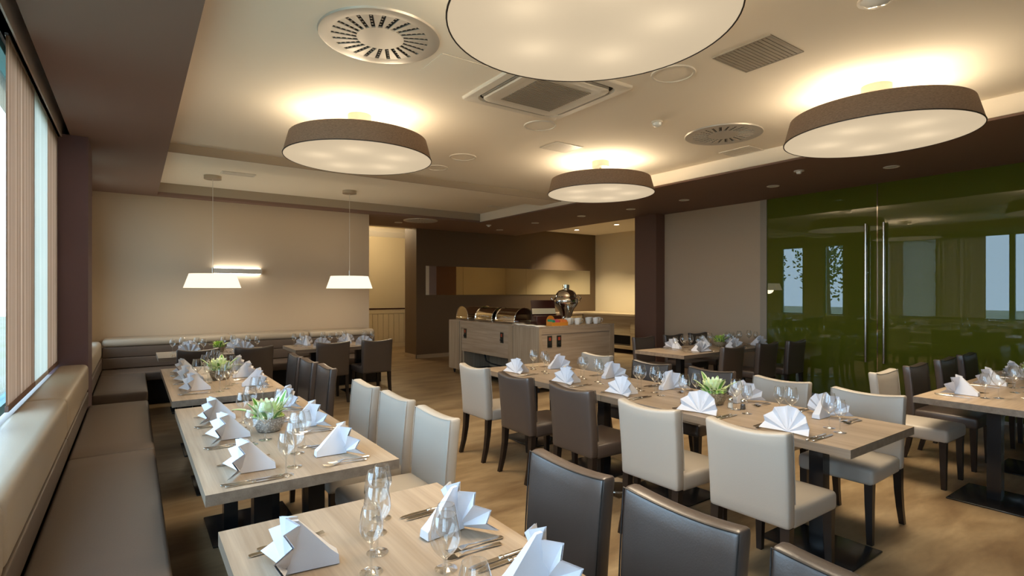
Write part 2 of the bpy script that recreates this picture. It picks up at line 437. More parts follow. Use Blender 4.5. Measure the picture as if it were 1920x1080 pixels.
def CP(o): o.parent = bench2; o.location = (-1.0, -9.6, 0); return o
CP(MB().box(-0.56, 0.05, 7.42, 10.1, 0, 0.34).build('base', 'black_matte'))
CP(MB().box(0.05, 3.60, 9.15, 10.1, 0, 0.34).build('base', 'black_matte'))
CP(cushion('seat_cushion', -0.37, 0.137, 7.33, 9.05, 0.345, 0.463, 'bench_brown', None, 0.022))
xs = [-0.37, 1.3, 2.5, 3.68]
for a, c in zip(xs[:-1], xs[1:]):
    CP(cushion('seat_cushion', a, c - 0.004, 9.055, 9.66, 0.345, 0.463, 'bench_brown', None, 0.022))
    CP(cushion('lower_back', a, c - 0.004, 9.64, 10.1, 0.47, 0.63, 'bench_brown', None, 0.015, 0))
    CP(cushion('middle_back', a, c - 0.004, 9.65, 10.1, 0.632, 0.785, 'bench_brown', None, 0.015, 0))
    CP(MB().rbox((c - a - 0.004, 0.56, 0.115), 0.05, ((a + c) / 2, 9.91, 0.842), (8, 2, 1), seg=4).build('back_pad', 'bench_cream', None, 60))
CP(cushion('lower_back', -0.58, -0.365, 7.33, 9.64, 0.47, 0.63, 'bench_brown', None, 0.015, 0))
CP(MB().rbox((0.22, 2.3, 0.25), 0.055, (-0.48, 8.48, 0.757), (2, 8, 1), seg=4).build('back_pad', 'bench_cream', None, 60))

# ------------------------------------------------------------------ green sliding glass doors
def glass_door(n, y0, y1, hy, label):
    d = tag(MB().box(XG, XG + 0.02, y0, y1, 0.04, S).build('door_%d' % n, 'green_glass'), label, kind='structure')
    if hy is not None:
        h = MB().tube([(XG - 0.055, hy, 0.597), (XG - 0.055, hy, 2.547)], 0.017, 12).build('handle', 'steel', d, 40)
        for z in (0.76, 1.31, 1.86, 2.39):
            MB().tube([(XG - 0.055, hy, z), (XG, hy, z)], 0.009, 8).build('standoff', 'steel', h, 40)
    return d
glass_door(1, 3.20, 4.79, 3.32, 'green back-painted glass door leaf next to the beige wall')
glass_door(2, 1.60, 3.185, 3.095, 'green back-painted glass door leaf away from the beige wall')
glass_door(3, 0.0, 1.59, None, 'green glass wall panel beside the doors')
glass_door(4, Y0, -0.01, None, 'green glass wall panel farthest from the doors')
struct('trim_10', 'chrome', (XG - 0.004, XG + 0.01, 3.186, 3.199, 0.04, S))
struct('baseboard_right', 'brushed_nickel', (XG - 0.01, XG + 0.03, Y0, 4.79, 0, 0.04))
struct('trim_11', 'black_matte', (XG + 0.03, XG + 0.1, Y0, 4.79, 0, S))

# ------------------------------------------------------------------ mirror strip
mr = thing('wall_mirror', 'long horizontal mirror strip set on the brown buffet wall', 'mirror', (8.4, 11.75, 1.515))
for a, c in ((-2.66, -1.63), (-1.625, 0.35), (0.355, 2.72)):
    MB().box(a, c, -0.012, 0, 0, 0.70).build('mirror_panel', 'mirror', mr)

# ================================================================== ceiling fittings
def big_lamp(x, y, label):
    t = thing('drum_lamp', label, 'lamp', (x, y, 2.865), 0, 'large drum ceiling lamps')
    R0, R1, h = 0.69, 0.64, 0.19
    MB().lathe([(R0, 0), (R1, h), (R1 - 0.006, h), (R0 - 0.006, 0.004)], 72).build('shade', ['shade_linen'], t, 30)
    MB().lathe([(R0 - 0.007, 0.006), (R1 - 0.007, h - 0.001)], 72).build('shade_lining', 'shade_inner', t, 30)
    MB().lathe([(R0 + 0.001, -0.001), (R0 + 0.002, 0.005), (R0 - 0.006, 0.005), (R0 - 0.006, -0.001), (R0 + 0.001, -0.001)], 72).build('rim', 'rim_dark', t, 30)
    MB().box(-0.006, 0.006, -R0 - 0.002, -R0 + 0.004, 0.0, 0.004).build('seam', 'rim_dark', t)
    MB().lathe([(0.0, 0.002), (0.2, 0.002), (0.45, 0.002), (R0 - 0.006, 0.002)], 72).build('diffuser', 'diffuser', t, 30)
    MB().lathe([(0, C - 2.865), (0.11, C - 2.865), (0.11, C - 2.865 - 0.075), (0.0, C - 2.865 - 0.078)], 32).build('canopy', 'brushed_nickel', t, 30)
    MB().tube([(0, 0, 0.12), (0, 0, C - 2.865 - 0.07)], 0.012, 10).build('stem', 'brushed_nickel', t, 40)
    sp = MB()
    for k in range(5):
        a = 2 * PI * k / 5 + 0.5
        sp.tube([(0, 0, 0.125), (0.30 * math.cos(a), 0.30 * math.sin(a), 0.125)], 0.007, 6)
    for k in range(3):
        a = 2 * PI * k / 3 + 0.2
        sp.tube([(0, 0, 0.15), (0.635 * math.cos(a), 0.635 * math.sin(a), 0.15)], 0.004, 6)
    sp.build('spider', 'brushed_nickel', t, 40)
    for k in range(5):
        a = 2 * PI * k / 5 + 0.5
        d = bpy.data.lights.new('bulb', 'POINT'); d.energy = LAMP_BULB; d.color = WARM; d.shadow_soft_size = 0.035
        o = bpy.data.objects.new('bulb_light', d); COL.objects.link(o); o.parent = t
        o.location = (0.36 * math.cos(a), 0.36 * math.sin(a), 0.145)
    d = bpy.data.lights.new('diffuser_light', 'AREA'); d.shape = 'DISK'; d.size = 1.3; d.energy = LAMP_DOWN
    d.color = (1.0, 0.82, 0.58); d.spread = math.radians(105)
    o = bpy.data.objects.new('diffuser_light', d); COL.objects.link(o); o.parent = t; o.location = (0, 0, -0.004)
    return t
big_lamp(1.79, 5.10, 'brown drum ceiling lamp above the window tables, nearer the pendants')
big_lamp(1.80, 1.90, 'brown drum ceiling lamp above the window tables, beside large swirl vent')
big_lamp(5.00, 5.08, 'brown drum ceiling lamp nearest the buffet island')
big_lamp(5.04, 1.90, 'brown drum ceiling lamp nearest the green glass doors')

def pendant(x, y, label):
    zb = 1.645
    t = thing('pendant_lamp', label, 'lamp', (x, y, zb), 0, 'white pendants over the back bench tables')
    MB().lathe([(0.375, 0), (0.305, 0.205), (0.303, 0.205), (0.373, 0.0)], 56).build('lamp_shade', 'pendant_shade', t, 30)
    MB().tube([(-0.306, 0, 0.195), (0.306, 0, 0.195)], 0.004, 6).build('spider_bar', 'brushed_nickel', t)
    MB().tube([(0, -0.306, 0.195), (0, 0.306, 0.195)], 0.004, 6).build('spider_bar', 'brushed_nickel', t)
    MB().tube([(0, 0, 0.19), (0, 0, 0.30)], 0.012, 10).build('socket', 'brushed_nickel', t, 40)
    MB().tube([(0, 0, 0.30), (0, 0, C - zb - 0.03)], 0.0035, 6).build('cord', 'cord', t)
    MB().lathe([(0, C - zb), (0.115, C - zb), (0.115, C - zb - 0.05), (0, C - zb - 0.052)], 28).build('canopy', 'brushed_nickel', t, 30)
    MB().lathe([(0, 0.05), (0.03, 0.06), (0.042, 0.09), (0.03, 0.13), (0.014, 0.17), (0, 0.18)], 16).build('bulb', 'bulb', t, 40)
    d = bpy.data.lights.new('pendant_bulb', 'POINT'); d.energy = 13; d.color = (1, 0.82, 0.56); d.shadow_soft_size = 0.14
    o = bpy.data.objects.new('pendant_light', d); COL.objects.link(o); o.parent = t; o.location = (0, 0, 0.03)
pendant(0.955, 8.99, 'white cone pendant lamp hanging next to the glowing wall bar')
pendant(2.98, 8.98, 'white cone pendant lamp hanging near the corridor opening')

wl = thing('wall_light', 'slim white LED bar light glowing above and below on beige wall', 'wall lamp', (1.45, YB, 1.94))
MB().rbox((0.76, 0.07, 0.085), 0.008, (0, -0.04, 0), (1, 1, 1)).build('housing', 'plastic_white', wl, 40)
MB().box(-0.36, 0.36, -0.06, -0.012, 0.0435, 0.047).build('upper_strip', 'led_white', wl)
MB().box(-0.36, 0.36, -0.06, -0.012, -0.047, -0.0435).build('lower_strip', 'led_white', wl)

def swirl_vent(x, y, z, R, label, n=24, ring=True):
    t = thing('swirl_vent', label, 'air vent', (x, y, z))
    k = R / 0.40
    MB().lathe([(0.40 * k, 0.0), (0.395 * k, -0.012), (0.37 * k, -0.014), (0.315 * k, -0.010), (0.315 * k, 0.0)], 56).build('rim', 'vent_steel', t, 35)
    MB().lathe([(0.0, -0.010), (0.155 * k, -0.010), (0.155 * k, 0.0)], 40).build('hub', 'vent_steel', t, 35)
    MB().lathe([(0.0, -0.001), (0.318 * k, -0.001)], 40).build('backing', 'slot_black', t)
    v = []
    rA, rB = 0.152 * k, 0.318 * k; tw = 0.10
    a0 = 2 * PI / n * 0.29
    bl = None
    for i in range(n):
        if bl is None:
            pts = []
            for r, o in ((rA, 0.0), (rB, tw)):
                g = 0.0135 * k / r                       # half slot width kept about constant
                for s in (-1, 1):
                    a = o + s * (PI / n - g); pts.append((r * math.cos(a), r * math.sin(a)))
            q = [pts[0], pts[1], pts[3], pts[2]]
            b = MB(); b.add([(p[0], p[1], -0.010) for p in q] + [(p[0], p[1], -0.004) for p in q],
                            [(3, 2, 1, 0), (4, 5, 6, 7), (0, 1, 5, 4), (1, 2, 6, 5), (2, 3, 7, 6), (3, 0, 4, 7)])
            bl = b.build('vane', 'vent_steel', t)
        else:
            o = bl.copy(); COL.objects.link(o); o.parent = t; o.rotation_euler = (0, 0, 2 * PI * i / n)
    nb = MB()
    for i in range(n):                                   # little deflector beads in each slot
        for r in (0.19, 0.225, 0.26, 0.293):
            a = 2 * PI * (i + 0.5) / n + tw * (r * k - rA) / (rB - rA)
            nb.lathe([(0.0, -0.009), (0.008 * k, -0.005), (0.0, -0.002)], 5, (r * k * math.cos(a), r * k * math.sin(a), 0))
    tag(nb.build('deflectors', 'vent_steel', t), kind='stuff')
    return t
swirl_vent(1.354, 3.453, C, 0.40, 'large round swirl air vent with radial slots beside the drum lamp')
swirl_vent(5.222, 3.436, C, 0.40, 'round swirl air vent between the drum lamps near green doors')
swirl_vent(4.969, 10.40, S, 0.36, 'round swirl air vent set in the brown soffit by the corridor')

# air-conditioning cassette
ac = thing('air_cassette', 'square white ceiling air-conditioning cassette with centre grille', 'air conditioner', (2.87, 3.58, C))
def rsq(h, r, n=8):
    p = []
    for cx, cy, a0 in ((1, 1, 0), (-1, 1, PI / 2), (-1, -1, PI), (1, -1, 1.5 * PI)):
        for i in range(n + 1):
            a = a0 + PI / 2 * i / n; p.append((cx * (h - r) + r * math.cos(a), cy * (h - r) + r * math.sin(a)))
    return p
def loft(b, loops, cap=True):
    n = len(loops[0][0]); v = [(x, y, z) for (lp, z) in loops for (x, y) in lp]; f = []
    for k in range(len(loops) - 1):
        for i in range(n): f.append((k * n + i, k * n + (i + 1) % n, (k + 1) * n + (i + 1) % n, (k + 1) * n + i))
    if cap: f.append(tuple((len(loops) - 1) * n + i for i in range(n)))
    return b.add(v, f)
loft(MB(), [(rsq(0.525, 0.03), 0.0), (rsq(0.522, 0.03), -0.018), (rsq(0.515, 0.03), -0.024), (rsq(0.445, 0.11), -0.026), (rsq(0.435, 0.11), -0.002)], False).build('frame', 'plastic_white', ac, 35)
loft(MB(), [(rsq(0.45, 0.11), -0.002)]).build('cavity', 'slot_black', ac)
loft(MB(), [(rsq(0.405, 0.09), -0.003), (rsq(0.405, 0.09), -0.030), (rsq(0.395, 0.085), -0.038), (rsq(0.34, 0.06), -0.040), (rsq(0.33, 0.06), -0.036)]).build('panel', 'plastic_white', ac, 35)
for sx, sy in ((0, 1), (0, -1), (1, 0), (-1, 0)):
    b = MB()
    if sx == 0: b.box(-0.33, 0.33, sy * 0.42 - 0.007, sy * 0.42 + 0.007, -0.030, -0.012)
    else: b.box(sx * 0.42 - 0.007, sx * 0.42 + 0.007, -0.33, 0.33, -0.030, -0.012)
    b.build('flap', 'plastic_shade', ac)
for i in range(24):
    b = MB().box(-0.27, 0.27, -0.27 + i * 0.0235 - 0.005, -0.27 + i * 0.0235 + 0.005, -0.0425, -0.037)
    b.build('grille_slat', 'grille_grey', ac)

def grille(x, y, z, w, d, label, m='grille_grey', n=14):
    t = thing('ceiling_grille', label, 'air grille', (x, y, z))
    b = MB(); f = 0.012
    b.box(-w, w, -d, -d + f, -0.008, 0); b.box(-w, w, d - f, d, -0.008, 0); b.box(-w, -w + f, -d + f, d - f, -0.008, 0); b.box(w - f, w, -d + f, d - f, -0.008, 0)
    b.build('frame', m, t)
    MB().box(-w + f, w - f, -d + f, d - f, -0.0015, 0).build('backing', 'plastic_shade', t)
    sl = None
    for i in range(n):
        yy = -d + f + (2 * d - 2 * f) * (i + 0.5) / n
        if sl is None: sl = MB().box(-w + f, w - f, -0.35 * (2 * d) / n, 0.35 * (2 * d) / n, -0.006, -0.0015).build('slat', m, t, loc=(0, yy, 0))
        else:
            o = sl.copy(); COL.objects.link(o); o.parent = t; o.location = (0, yy, 0)
grille(3.666, 2.139, C, 0.22, 0.22, 'grey perforated square air grille beside the big drum lamp')
grille(4.126, 4.837, C, 0.20, 0.16, 'pale square air grille near the buffet-side drum lamp', 'plastic_white')
grille(6.02, 3.72, C, 0.16, 0.20, 'pale square air grille beside the right soffit edge', 'plastic_white')
grille(1.24, 8.616, C, 0.22, 0.10, 'pale rectangular air grille between the two pendant lamps', 'plastic_white')
grille(5.95, 8.95, C, 0.20, 0.10, 'pale rectangular air grille in the ceiling corner by soffit', 'plastic_white')

def speaker(x, y, r, label):
    t = thing('ceiling_speaker', label, 'speaker', (x, y, C), 0, 'round ceiling speakers')
    MB().lathe([(r, 0), (r - 0.004, -0.010), (r - 0.022, -0.012), (r - 0.024, -0.004)], 40).build('ring', 'plastic_white', t, 35)
    MB().lathe([(0, -0.006), (r - 0.024, -0.005)], 40).build('cover', 'ceiling_paint', t)
for i, (x, y, r) in enumerate(((3.45, 2.707, 0.17), (3.407, 4.329, 0.17), (3.40, 5.898, 0.17), (3.404, 6.604, 0.15))):
    speaker(x, y, r, 'round white flush ceiling speaker, %s of the row counted from dropped beam' % ORD[3 - i])
sd = thing('smoke_detector', 'small white smoke detector on the ceiling near the swirl vent', 'detector', (4.289, 3.56, C))
MB().lathe([(0, 0), (0.055, 0), (0.055, -0.016), (0, -0.016)], 24).build('base', 'plastic_white', sd, 35)
MB().lathe([(0, -0.055), (0.022, -0.053), (0.040, -0.040), (0.046, -0.016), (0, -0.016)], 24).build('dome', 'porcelain', sd, 40)
dm = thing('ceiling_dome', 'small white round fitting on ceiling beyond the grey grille', 'light fitting', (3.538, 1.33, C))
MB().lathe([(0, 0), (0.10, 0), (0.10, -0.012), (0, -0.012)], 32).build('plate', 'plastic_white', dm, 35)
MB().lathe([(0, -0.045), (0.05, -0.040), (0.085, -0.012)], 32).build('dome', 'porcelain', dm, 40)
ht = thing('access_hatch', 'flush square access hatch in the ceiling beside the air cassette', 'hatch', (2.006, 3.626, C))
MB().box(-0.2, 0.2, -0.2, 0.2, -0.003, 0).build('lid', 'ceiling_paint', ht)
def downlight(x, y, z, label, lit=False, group=None):
    t = thing('downlight', label, 'downlight', (x, y, z), 0, group)
    MB().lathe([(0.085, 0), (0.083, -0.006), (0.066, -0.008), (0.062, -0.001)], 28).build('ring', 'plastic_white', t, 35)
    MB().lathe([(0, -0.003), (0.063, -0.003)], 28).build('lens', 'downlight_on' if lit else 'porcelain', t)
    if lit:
        d = bpy.data.lights.new('downlight', 'SPOT'); d.energy = 230; d.color = (1, 0.86, 0.60); d.spot_size = math.radians(110); d.spot_blend = 0.6; d.shadow_soft_size = 0.05
        o = bpy.data.objects.new('downlight_beam', d); COL.objects.link(o); o.parent = t; o.location = (0, 0, -0.012)
for i, (x, y) in enumerate(((7.51, 2.67), (7.485, 4.13), (7.42, 5.60), (7.43, 6.77), (7.30, 7.95), (7.20, 9.33), (7.29, 10.86))):
    downlight(x, y, S, 'unlit white downlight in brown soffit, %s of the row counted from buffet wall' % ORD[6 - i], False, 'unlit downlights in the brown soffit')
downlight(4.713, 10.97, S, 'unlit white downlight in brown soffit beside the corridor swirl vent')
for i, (x, y) in enumerate(((9.926, 11.0), (9.97, 9.56))):
    downlight(x, y, C, 'lit white downlight over the sideboard niche, %s' % ('by the mirror wall' if i == 0 else 'away from the mirror wall'), True, 'lit niche downlights')
def sensor(x, y, z, label):
    t = thing('ceiling_sensor', label, 'detector', (x, y, z))
    MB().lathe([(0, 0), (0.06, 0), (0.058, -0.012), (0, -0.013)], 20).build('base', 'plastic_white', t, 35)
    MB().lathe([(0, -0.045), (0.025, -0.04), (0.035, -0.012)], 16).build('dome', 'porcelain', t, 40)
sensor(6.80, 3.42, S, 'small white domed sensor on the brown soffit by green doors')
sensor(6.566, 10.23, S, 'small white domed sensor on the brown soffit by the buffet wall')
# added corridor lamp, itself unseen, that lights the yellow wall warmly
cl = thing('added_corridor_light', 'added unseen ceiling light in the corridor behind the opening', 'added ceiling lamp', (5.2, 13.2, 3.5))
MB().lathe([(0, -0.07), (0.12, -0.06), (0.17, -0.02), (0.175, 0)], 32).build('added_dome', 'downlight_on', cl, 40)
d = bpy.data.lights.new('added_corridor_lamp', 'POINT'); d.energy = 48; d.color = (1, 0.80, 0.50); d.shadow_soft_size = 0.12
o = bpy.data.objects.new('added_corridor_glow', d); COL.objects.link(o); o.parent = cl; o.location = (0, 0, -0.2)

# ================================================================== tables
T = 0.75
def table(x0, x1, y0, y1, label, along, plates, posts2=True, cat='table'):
    cx, cy = (x0 + x1) / 2, (y0 + y1) / 2
    t = thing('dining_table', label, cat, (cx, cy, 0))
    w, l = (x1 - x0) / 2, (y1 - y0) / 2
    g = 'oak_' + along; e = 'oak_edge_' + along
    b = MB(); th = 0.048
    b.add([(-w, -l, T), (w, -l, T), (w, l, T), (-w, l, T)], [(0, 1, 2, 3)], 0)
    v = [(-w, -l, T - th), (w, -l, T - th), (w, l, T - th), (-w, l, T - th), (-w, -l, T), (w, -l, T), (w, l, T), (-w, l, T)]
    b.add(v, [(0, 3, 2, 1), (0, 1, 5, 4), (1, 2, 6, 5), (2, 3, 7, 6), (3, 0, 4, 7)], 1)
    b.build('table_top', [g, e], t)
    for (px, py, pw, pl) in plates:
        px -= cx; py -= cy
        pb = MB().rbox((pw, pl, 0.012), 0.0055, (px, py, 0.006), (1, 1, 1)).build('base_plate', 'black_steel', t, 40)
        offs = (-0.13, 0.13) if posts2 else (0.0,)
        for q in offs:
            ox, oy = (q, 0) if posts2 != 'y' else (0, q)
            MB().box(px + ox - 0.042, px + ox + 0.042, py + oy - 0.042, py + oy + 0.042, 0.012, T - th - 0.008).build('post', 'black_steel', t)
        MB().box(px - min(pw * 0.45, w * 0.8), px + min(pw * 0.45, w * 0.8), py - 0.16, py + 0.16, T - th - 0.008, T - th).build('mount_plate', 'black_steel', t)
    return t
TXL, TXR = 0.24, 1.083
pl = lambda *ys: [(0.66, y, 0.52, 0.54) for y in ys]
table(TXL, TXR, 0.10, 2.105, 'oak table by the window bench, farthest from the back wall', 'y', pl(0.55, 1.60))
table(TXL, TXR, 2.51, 4.49, 'oak table by the window bench with three beige chairs', 'y', pl(2.95, 4.03))
table(TXL, TXR, 4.82, 6.92, 'oak table by the window bench, nearest the back wall', 'y', pl(5.07, 6.28))
table(0.255, 1.60, 8.07, 8.88, 'oak table at the corner bench beside the window alcove', 'x', [(0.62, 8.47, 0.42, 0.5), (1.25, 8.47, 0.42, 0.5)], False)
table(1.90, 3.30, 8.07, 8.89, 'oak table at the corner bench near the corridor', 'x', [(2.25, 8.48, 0.42, 0.5), (2.95, 8.48, 0.42, 0.5)], False)
table(3.078, 3.942, 1.28, 3.125, 'oak centre-row table with flower bowl, farther from the buffet', 'y', [(3.51, 1.64, 0.41, 0.55), (3.51, 2.75, 0.41, 0.55)], False)
table(3.078, 3.942, 3.13, 4.98, 'oak centre-row table end to end, nearer the buffet', 'y', [(3.51, 3.52, 0.41, 0.55), (3.51, 4.6, 0.41, 0.55)], False)
table(5.88, 8.20, 4.44, 5.28, 'oak table with dark chairs before the beige wall panel', 'x', [(6.35, 4.86, 0.5, 0.45), (7.7, 4.86, 0.5, 0.45)], False)
table(5.085, 8.05, 0.82, 1.66, 'oak table beside the green doors with one beige chair', 'x', [(5.36, 1.22, 0.54, 0.46), (6.5, 1.22, 0.54, 0.46), (7.6, 1.22, 0.54, 0.46)], False)

# ================================================================== chairs
CW = 0.465
def chair_proto(leather, piping, wide=CW):
    t = thing('dining_chair', 'x', 'chair')
    hb = 0.49; zc = 0.385 + hb / 2
    def back_df(x, y, z):
        tt = (z + hb / 2) / hb; u = 2 * y / wide
        return (x - 0.048 * tt ** 1.4 + 0.020 * (u * u - 0.4) * tt, y * (0.965 + 0.035 * tt), z + 0.026 * (u * u - 0.65) * tt ** 4)
    bk = MB().rbox((0.072, wide, hb), 0.020, (-0.225, 0, zc), (1, 8, 8), back_df, seg=2).build('backrest', leather, t, 60)
    for sx in (0.037, -0.037):
        pts = []
        for q in range(11): pts.append((sx * 0.93, -wide / 2 + 0.004, -hb / 2 + 0.12 + (hb - 0.128) * q / 10))
        for q in range(1, 13): pts.append((sx * 0.93, -wide / 2 + 0.004 + (wide - 0.008) * q / 12, hb / 2 - 0.008))
        for q in range(1, 11): pts.append((sx * 0.93, wide / 2 - 0.004, hb / 2 - 0.008 - (hb - 0.128) * q / 10))
        pts = [Vector(back_df(*p)) + Vector((-0.225, 0, zc)) for p in pts]
        if sx > 0: MB().tube(pts, 0.0030, 5).build('piping', piping, bk, 60)
    def seat_df(x, y, z):
        k = max(0, z / 0.05); u = (2 * x / 0.475) ** 2; w = (2 * y / (wide - 0.015)) ** 2
        return (x, y * (1 + 0.02 * x / 0.24), z + 0.014 * k * (1 - u) * (1 - w))
    MB().rbox((0.475, wide - 0.015, 0.105), 0.026, (0.035, 0, 0.425), (6, 6, 1), seat_df, seg=3).build('seat', leather, t, 60)
    for sy in (-1, 1):
        for (xa, xb, ra, rb) in ((0.235, 0.240, 0.024, 0.016), (-0.225, -0.285, 0.024, 0.016)):
            b = MB(); ya, yb = sy * (wide / 2 - 0.035), sy * (wide / 2 - 0.03)
            pts = [(xa, ya, 0.388), ((xa * 0.85 + xb * 0.15), ya, 0.25), ((xa + xb) / 2 if xa > 0 else xa * 0.52 + xb * 0.48, (ya + yb) / 2, 0.12), (xb, yb, 0.0)]
            v = []; f = []
            for i, p in enumerate(pts):
                r = ra + (rb - ra) * i / 3
                v += [(p[0] - r, p[1] - r, p[2]), (p[0] + r, p[1] - r, p[2]), (p[0] + r, p[1] + r, p[2]), (p[0] - r, p[1] + r, p[2])]
            for i in range(3):
                for k in range(4): f.append((i * 4 + k, (i + 1) * 4 + k, (i + 1) * 4 + (k + 1) % 4, i * 4 + (k + 1) % 4))
            f += [(0, 1, 2, 3), (15, 14, 13, 12)]
            b.add(v, f).build('leg', 'dark_wood_leg', t)
    return Proto(t)
BEIGE = chair_proto('beige_leather', 'light_piping'); DARK = chair_proto('brown_leather', 'dark_piping')
def chair(kind, x, y, face, label, group):
    rz = {'E': 0, 'N': PI / 2, 'W': PI, 'S': -PI / 2}[face] + random.uniform(-0.02, 0.02)
    (BEIGE if kind == 'b' else DARK).place((x, y, 0), rz, label, group)
cn = {'b': 'beige', 'd': 'dark brown'}
def row(kinds, pts, face, where, ref, group):
    for i, (k, (x, y)) in enumerate(zip(kinds, pts)):
        chair(k, x, y, face, '%s leather chair, %s from %s, %s' % (cn[k], ORD[i], ref, where), group)
row('ddd', [(1.215, 1.68), (1.22, 1.13), (1.215, 0.57)], 'W', 'window-side table farthest from back wall', 'back wall', 'dark chairs at the last window table')
row('bbb', [(1.215, 4.06), (1.215, 3.45), (1.20, 2.84)], 'W', 'window-side table with beige chairs', 'back wall', 'beige chairs at the window table')
row('ddd', [(1.235, 6.34), (1.235, 5.78), (1.25, 5.21)], 'W', 'window-side table nearest back wall', 'back wall', 'dark chairs at the inner window table')
row('dd', [(0.66, 7.93), (1.29, 7.90)], 'N', 'corner-bench table beside the alcove', 'windows', 'chairs at the alcove table')
row('dd', [(2.33, 7.96), (2.97, 7.95)], 'N', 'corner-bench table near corridor', 'windows', 'chairs at the corridor table')
row('bddbb', [(2.935, 4.43), (2.925, 3.73), (2.93, 3.02), (2.905, 2.27), (2.925, 1.62)], 'E', 'window-facing side of centre row', 'buffet', 'chairs along the centre row, window side')
row('bddbb', [(4.06, 4.44), (4.02, 3.62), (4.08, 2.97), (4.05, 2.31), (4.005, 1.66)], 'W', 'door-facing side of centre row', 'buffet', 'chairs along the centre row, door side')
row('ddd', [(6.38, 4.32), (7.25, 4.34), (7.95, 4.30)], 'N', 'table before beige wall, doorward side', 'windows', 'chairs at the beige wall table')
row('ddd', [(6.60, 5.50), (7.38, 5.53), (8.05, 5.54)], 'S', 'table before beige wall, pillar side', 'windows', 'chairs at the beige wall table')
row('bddd', [(5.50, 1.76), (6.25, 1.76), (7.07, 1.76), (7.80, 1.77)], 'S', 'table beside green doors', 'windows', 'chairs at the green door table')

# ================================================================== table ware
def napkin_proto():
    b = MB(); n = 13; R = 0.155
    v = [(0.0, 0.0, 0.006)]
    for i in range(n):
        a = math.radians(4 + 172 * i / (n - 1)); out = i % 2 == 0
        flare = abs(math.cos(a)) ** 2.2
        r = R * (1.0 if out else 0.93) * (0.92 + 0.08 * math.sin(a))
        for k, q in enumerate((0.10, 0.55, 1.0)):
            amp = (-0.020 if out else 0.016) * q
            v.append((amp - 0.045 * flare * q + 0.018 * math.sin(a) * q, r * q * math.cos(a), 0.004 + r * q * math.sin(a)))
    f = []
    for i in range(n - 1):
        o, p = 1 + 3 * i, 1 + 3 * (i + 1)
        f += [(0, o, p), (o, o + 1, p + 1, p), (o + 1, o + 2, p + 2, p + 1)]
    b.add(v, f)
    back = [(x + 0.006, y, z) for (x, y, z) in v]
    b.add(back, [t[::-1] for t in f])
    prof = [(0.0, 0.002), (0.015, 0.148), (0.035, 0.146), (0.125, 0.048), (0.148, 0.028), (0.150, 0.002)]
    vv = []
    for (x, z) in prof:
        wv = 0.006 + 0.020 * (1 - z / 0.15)
        vv += [(x, -wv, z), (x, wv, z)]
    ff = [tuple(range(0, 12, 2)), tuple(reversed(range(1, 12, 2)))]
    for i in range(5): ff.append((2 * i, 2 * i + 1, 2 * i + 3, 2 * i + 2))
    b.add(vv, ff)
    return Proto(tag(b.build('napkin', 'linen', None, 25), 'x', 'napkin'))
NAP = napkin_proto()

def glass_proto(name, h, r, stem):
    t = thing(name, 'x', 'glass')
    MB().lathe([(0.0, 0.0005), (0.034, 0.0005), (0.0345, 0.002), (0.012, 0.006), (0.005, 0.012)], 20).build('foot', 'drinking_glass', t, 50)
    MB().lathe([(0.005, 0.012), (0.0038, 0.03), (0.0036, stem - 0.015), (0.006, stem)], 10).build('stem', 'drinking_glass', t, 50)
    bw = h - stem
    prof = [(0.0, stem), (0.006, stem)]
    for q in range(1, 11):
        u = q / 10
        rr = r * (math.sin(min(1.0, u / 0.46) * PI / 2) ** 0.8 if u < 0.46 else 1 - 0.30 * ((u - 0.46) / 0.54) ** 1.7)
        prof.append((rr, stem + bw * u))
    prof += [(prof[-1][0] - 0.0012, h), (prof[-1][0] - 0.0012, h - 0.004)]
    MB().lathe(prof, 24).build('bowl', 'drinking_glass', t, 60)
    return Proto(t)
GL = glass_proto('wine_glass', 0.215, 0.043, 0.092); GS = glass_proto('wine_glass', 0.195, 0.036, 0.085)

def knife_proto():
    b = MB(); L = 0.235
    b.rbox((0.105, 0.013, 0.008), 0.0035, (-L / 2 + 0.0525, 0, 0.0045), (2, 1, 1), lambda x, y, z: (x, y * (1.1 - 2.5 * (x + 0.05) * 0.6), z))
    b.rbox((0.016, 0.014, 0.009), 0.003, (-L / 2 + 0.112, 0, 0.005))
    pts = [(-0.004, -0.008), (0.06, -0.0095), (0.10, -0.007), (L / 2, 0.004), (0.10, 0.0075), (-0.004, 0.007)]
    v = [(x, y, 0.0035) for x, y in pts] + [(x, y, 0.0055) for x, y in pts]
    b.add(v, [tuple(range(5, -1, -1)), tuple(range(6, 12))] + [(i, (i + 1) % 6, 6 + (i + 1) % 6, 6 + i) for i in range(6)])
    return Proto(tag(b.build('table_knife', 'steel', None, 40), 'x', 'knife'))
def fork_proto():
    b = MB()
    sec = [(-0.105, 0.0075, 0.003), (-0.095, 0.0095, 0.004), (-0.05, 0.006, 0.005), (0.0, 0.0035, 0.008), (0.03, 0.0045, 0.011), (0.048, 0.0115, 0.008), (0.060, 0.0125, 0.005)]
    v = []; f = []
    for x, w, z in sec: v += [(x, -w, z - 0.0013), (x, w, z - 0.0013), (x, w, z + 0.0013), (x, -w, z + 0.0013)]
    for i in range(len(sec) - 1):
        for k in range(4): f.append((i * 4 + k, i * 4 + (k + 1) % 4, (i + 1) * 4 + (k + 1) % 4, (i + 1) * 4 + k))
    f.append((3, 2, 1, 0)); b.add(v, f)
    for k in range(4):
        y = -0.0108 + k * 0.0072
        b.tube([(0.058, y, 0.005), (0.082, y, 0.0042), (0.105, y * 0.92, 0.0085)], [0.0024, 0.002, 0.0012], 5)
    return Proto(tag(b.build('table_fork', 'steel', None, 40), 'x', 'fork'))
KN = knife_proto(); FK = fork_proto()

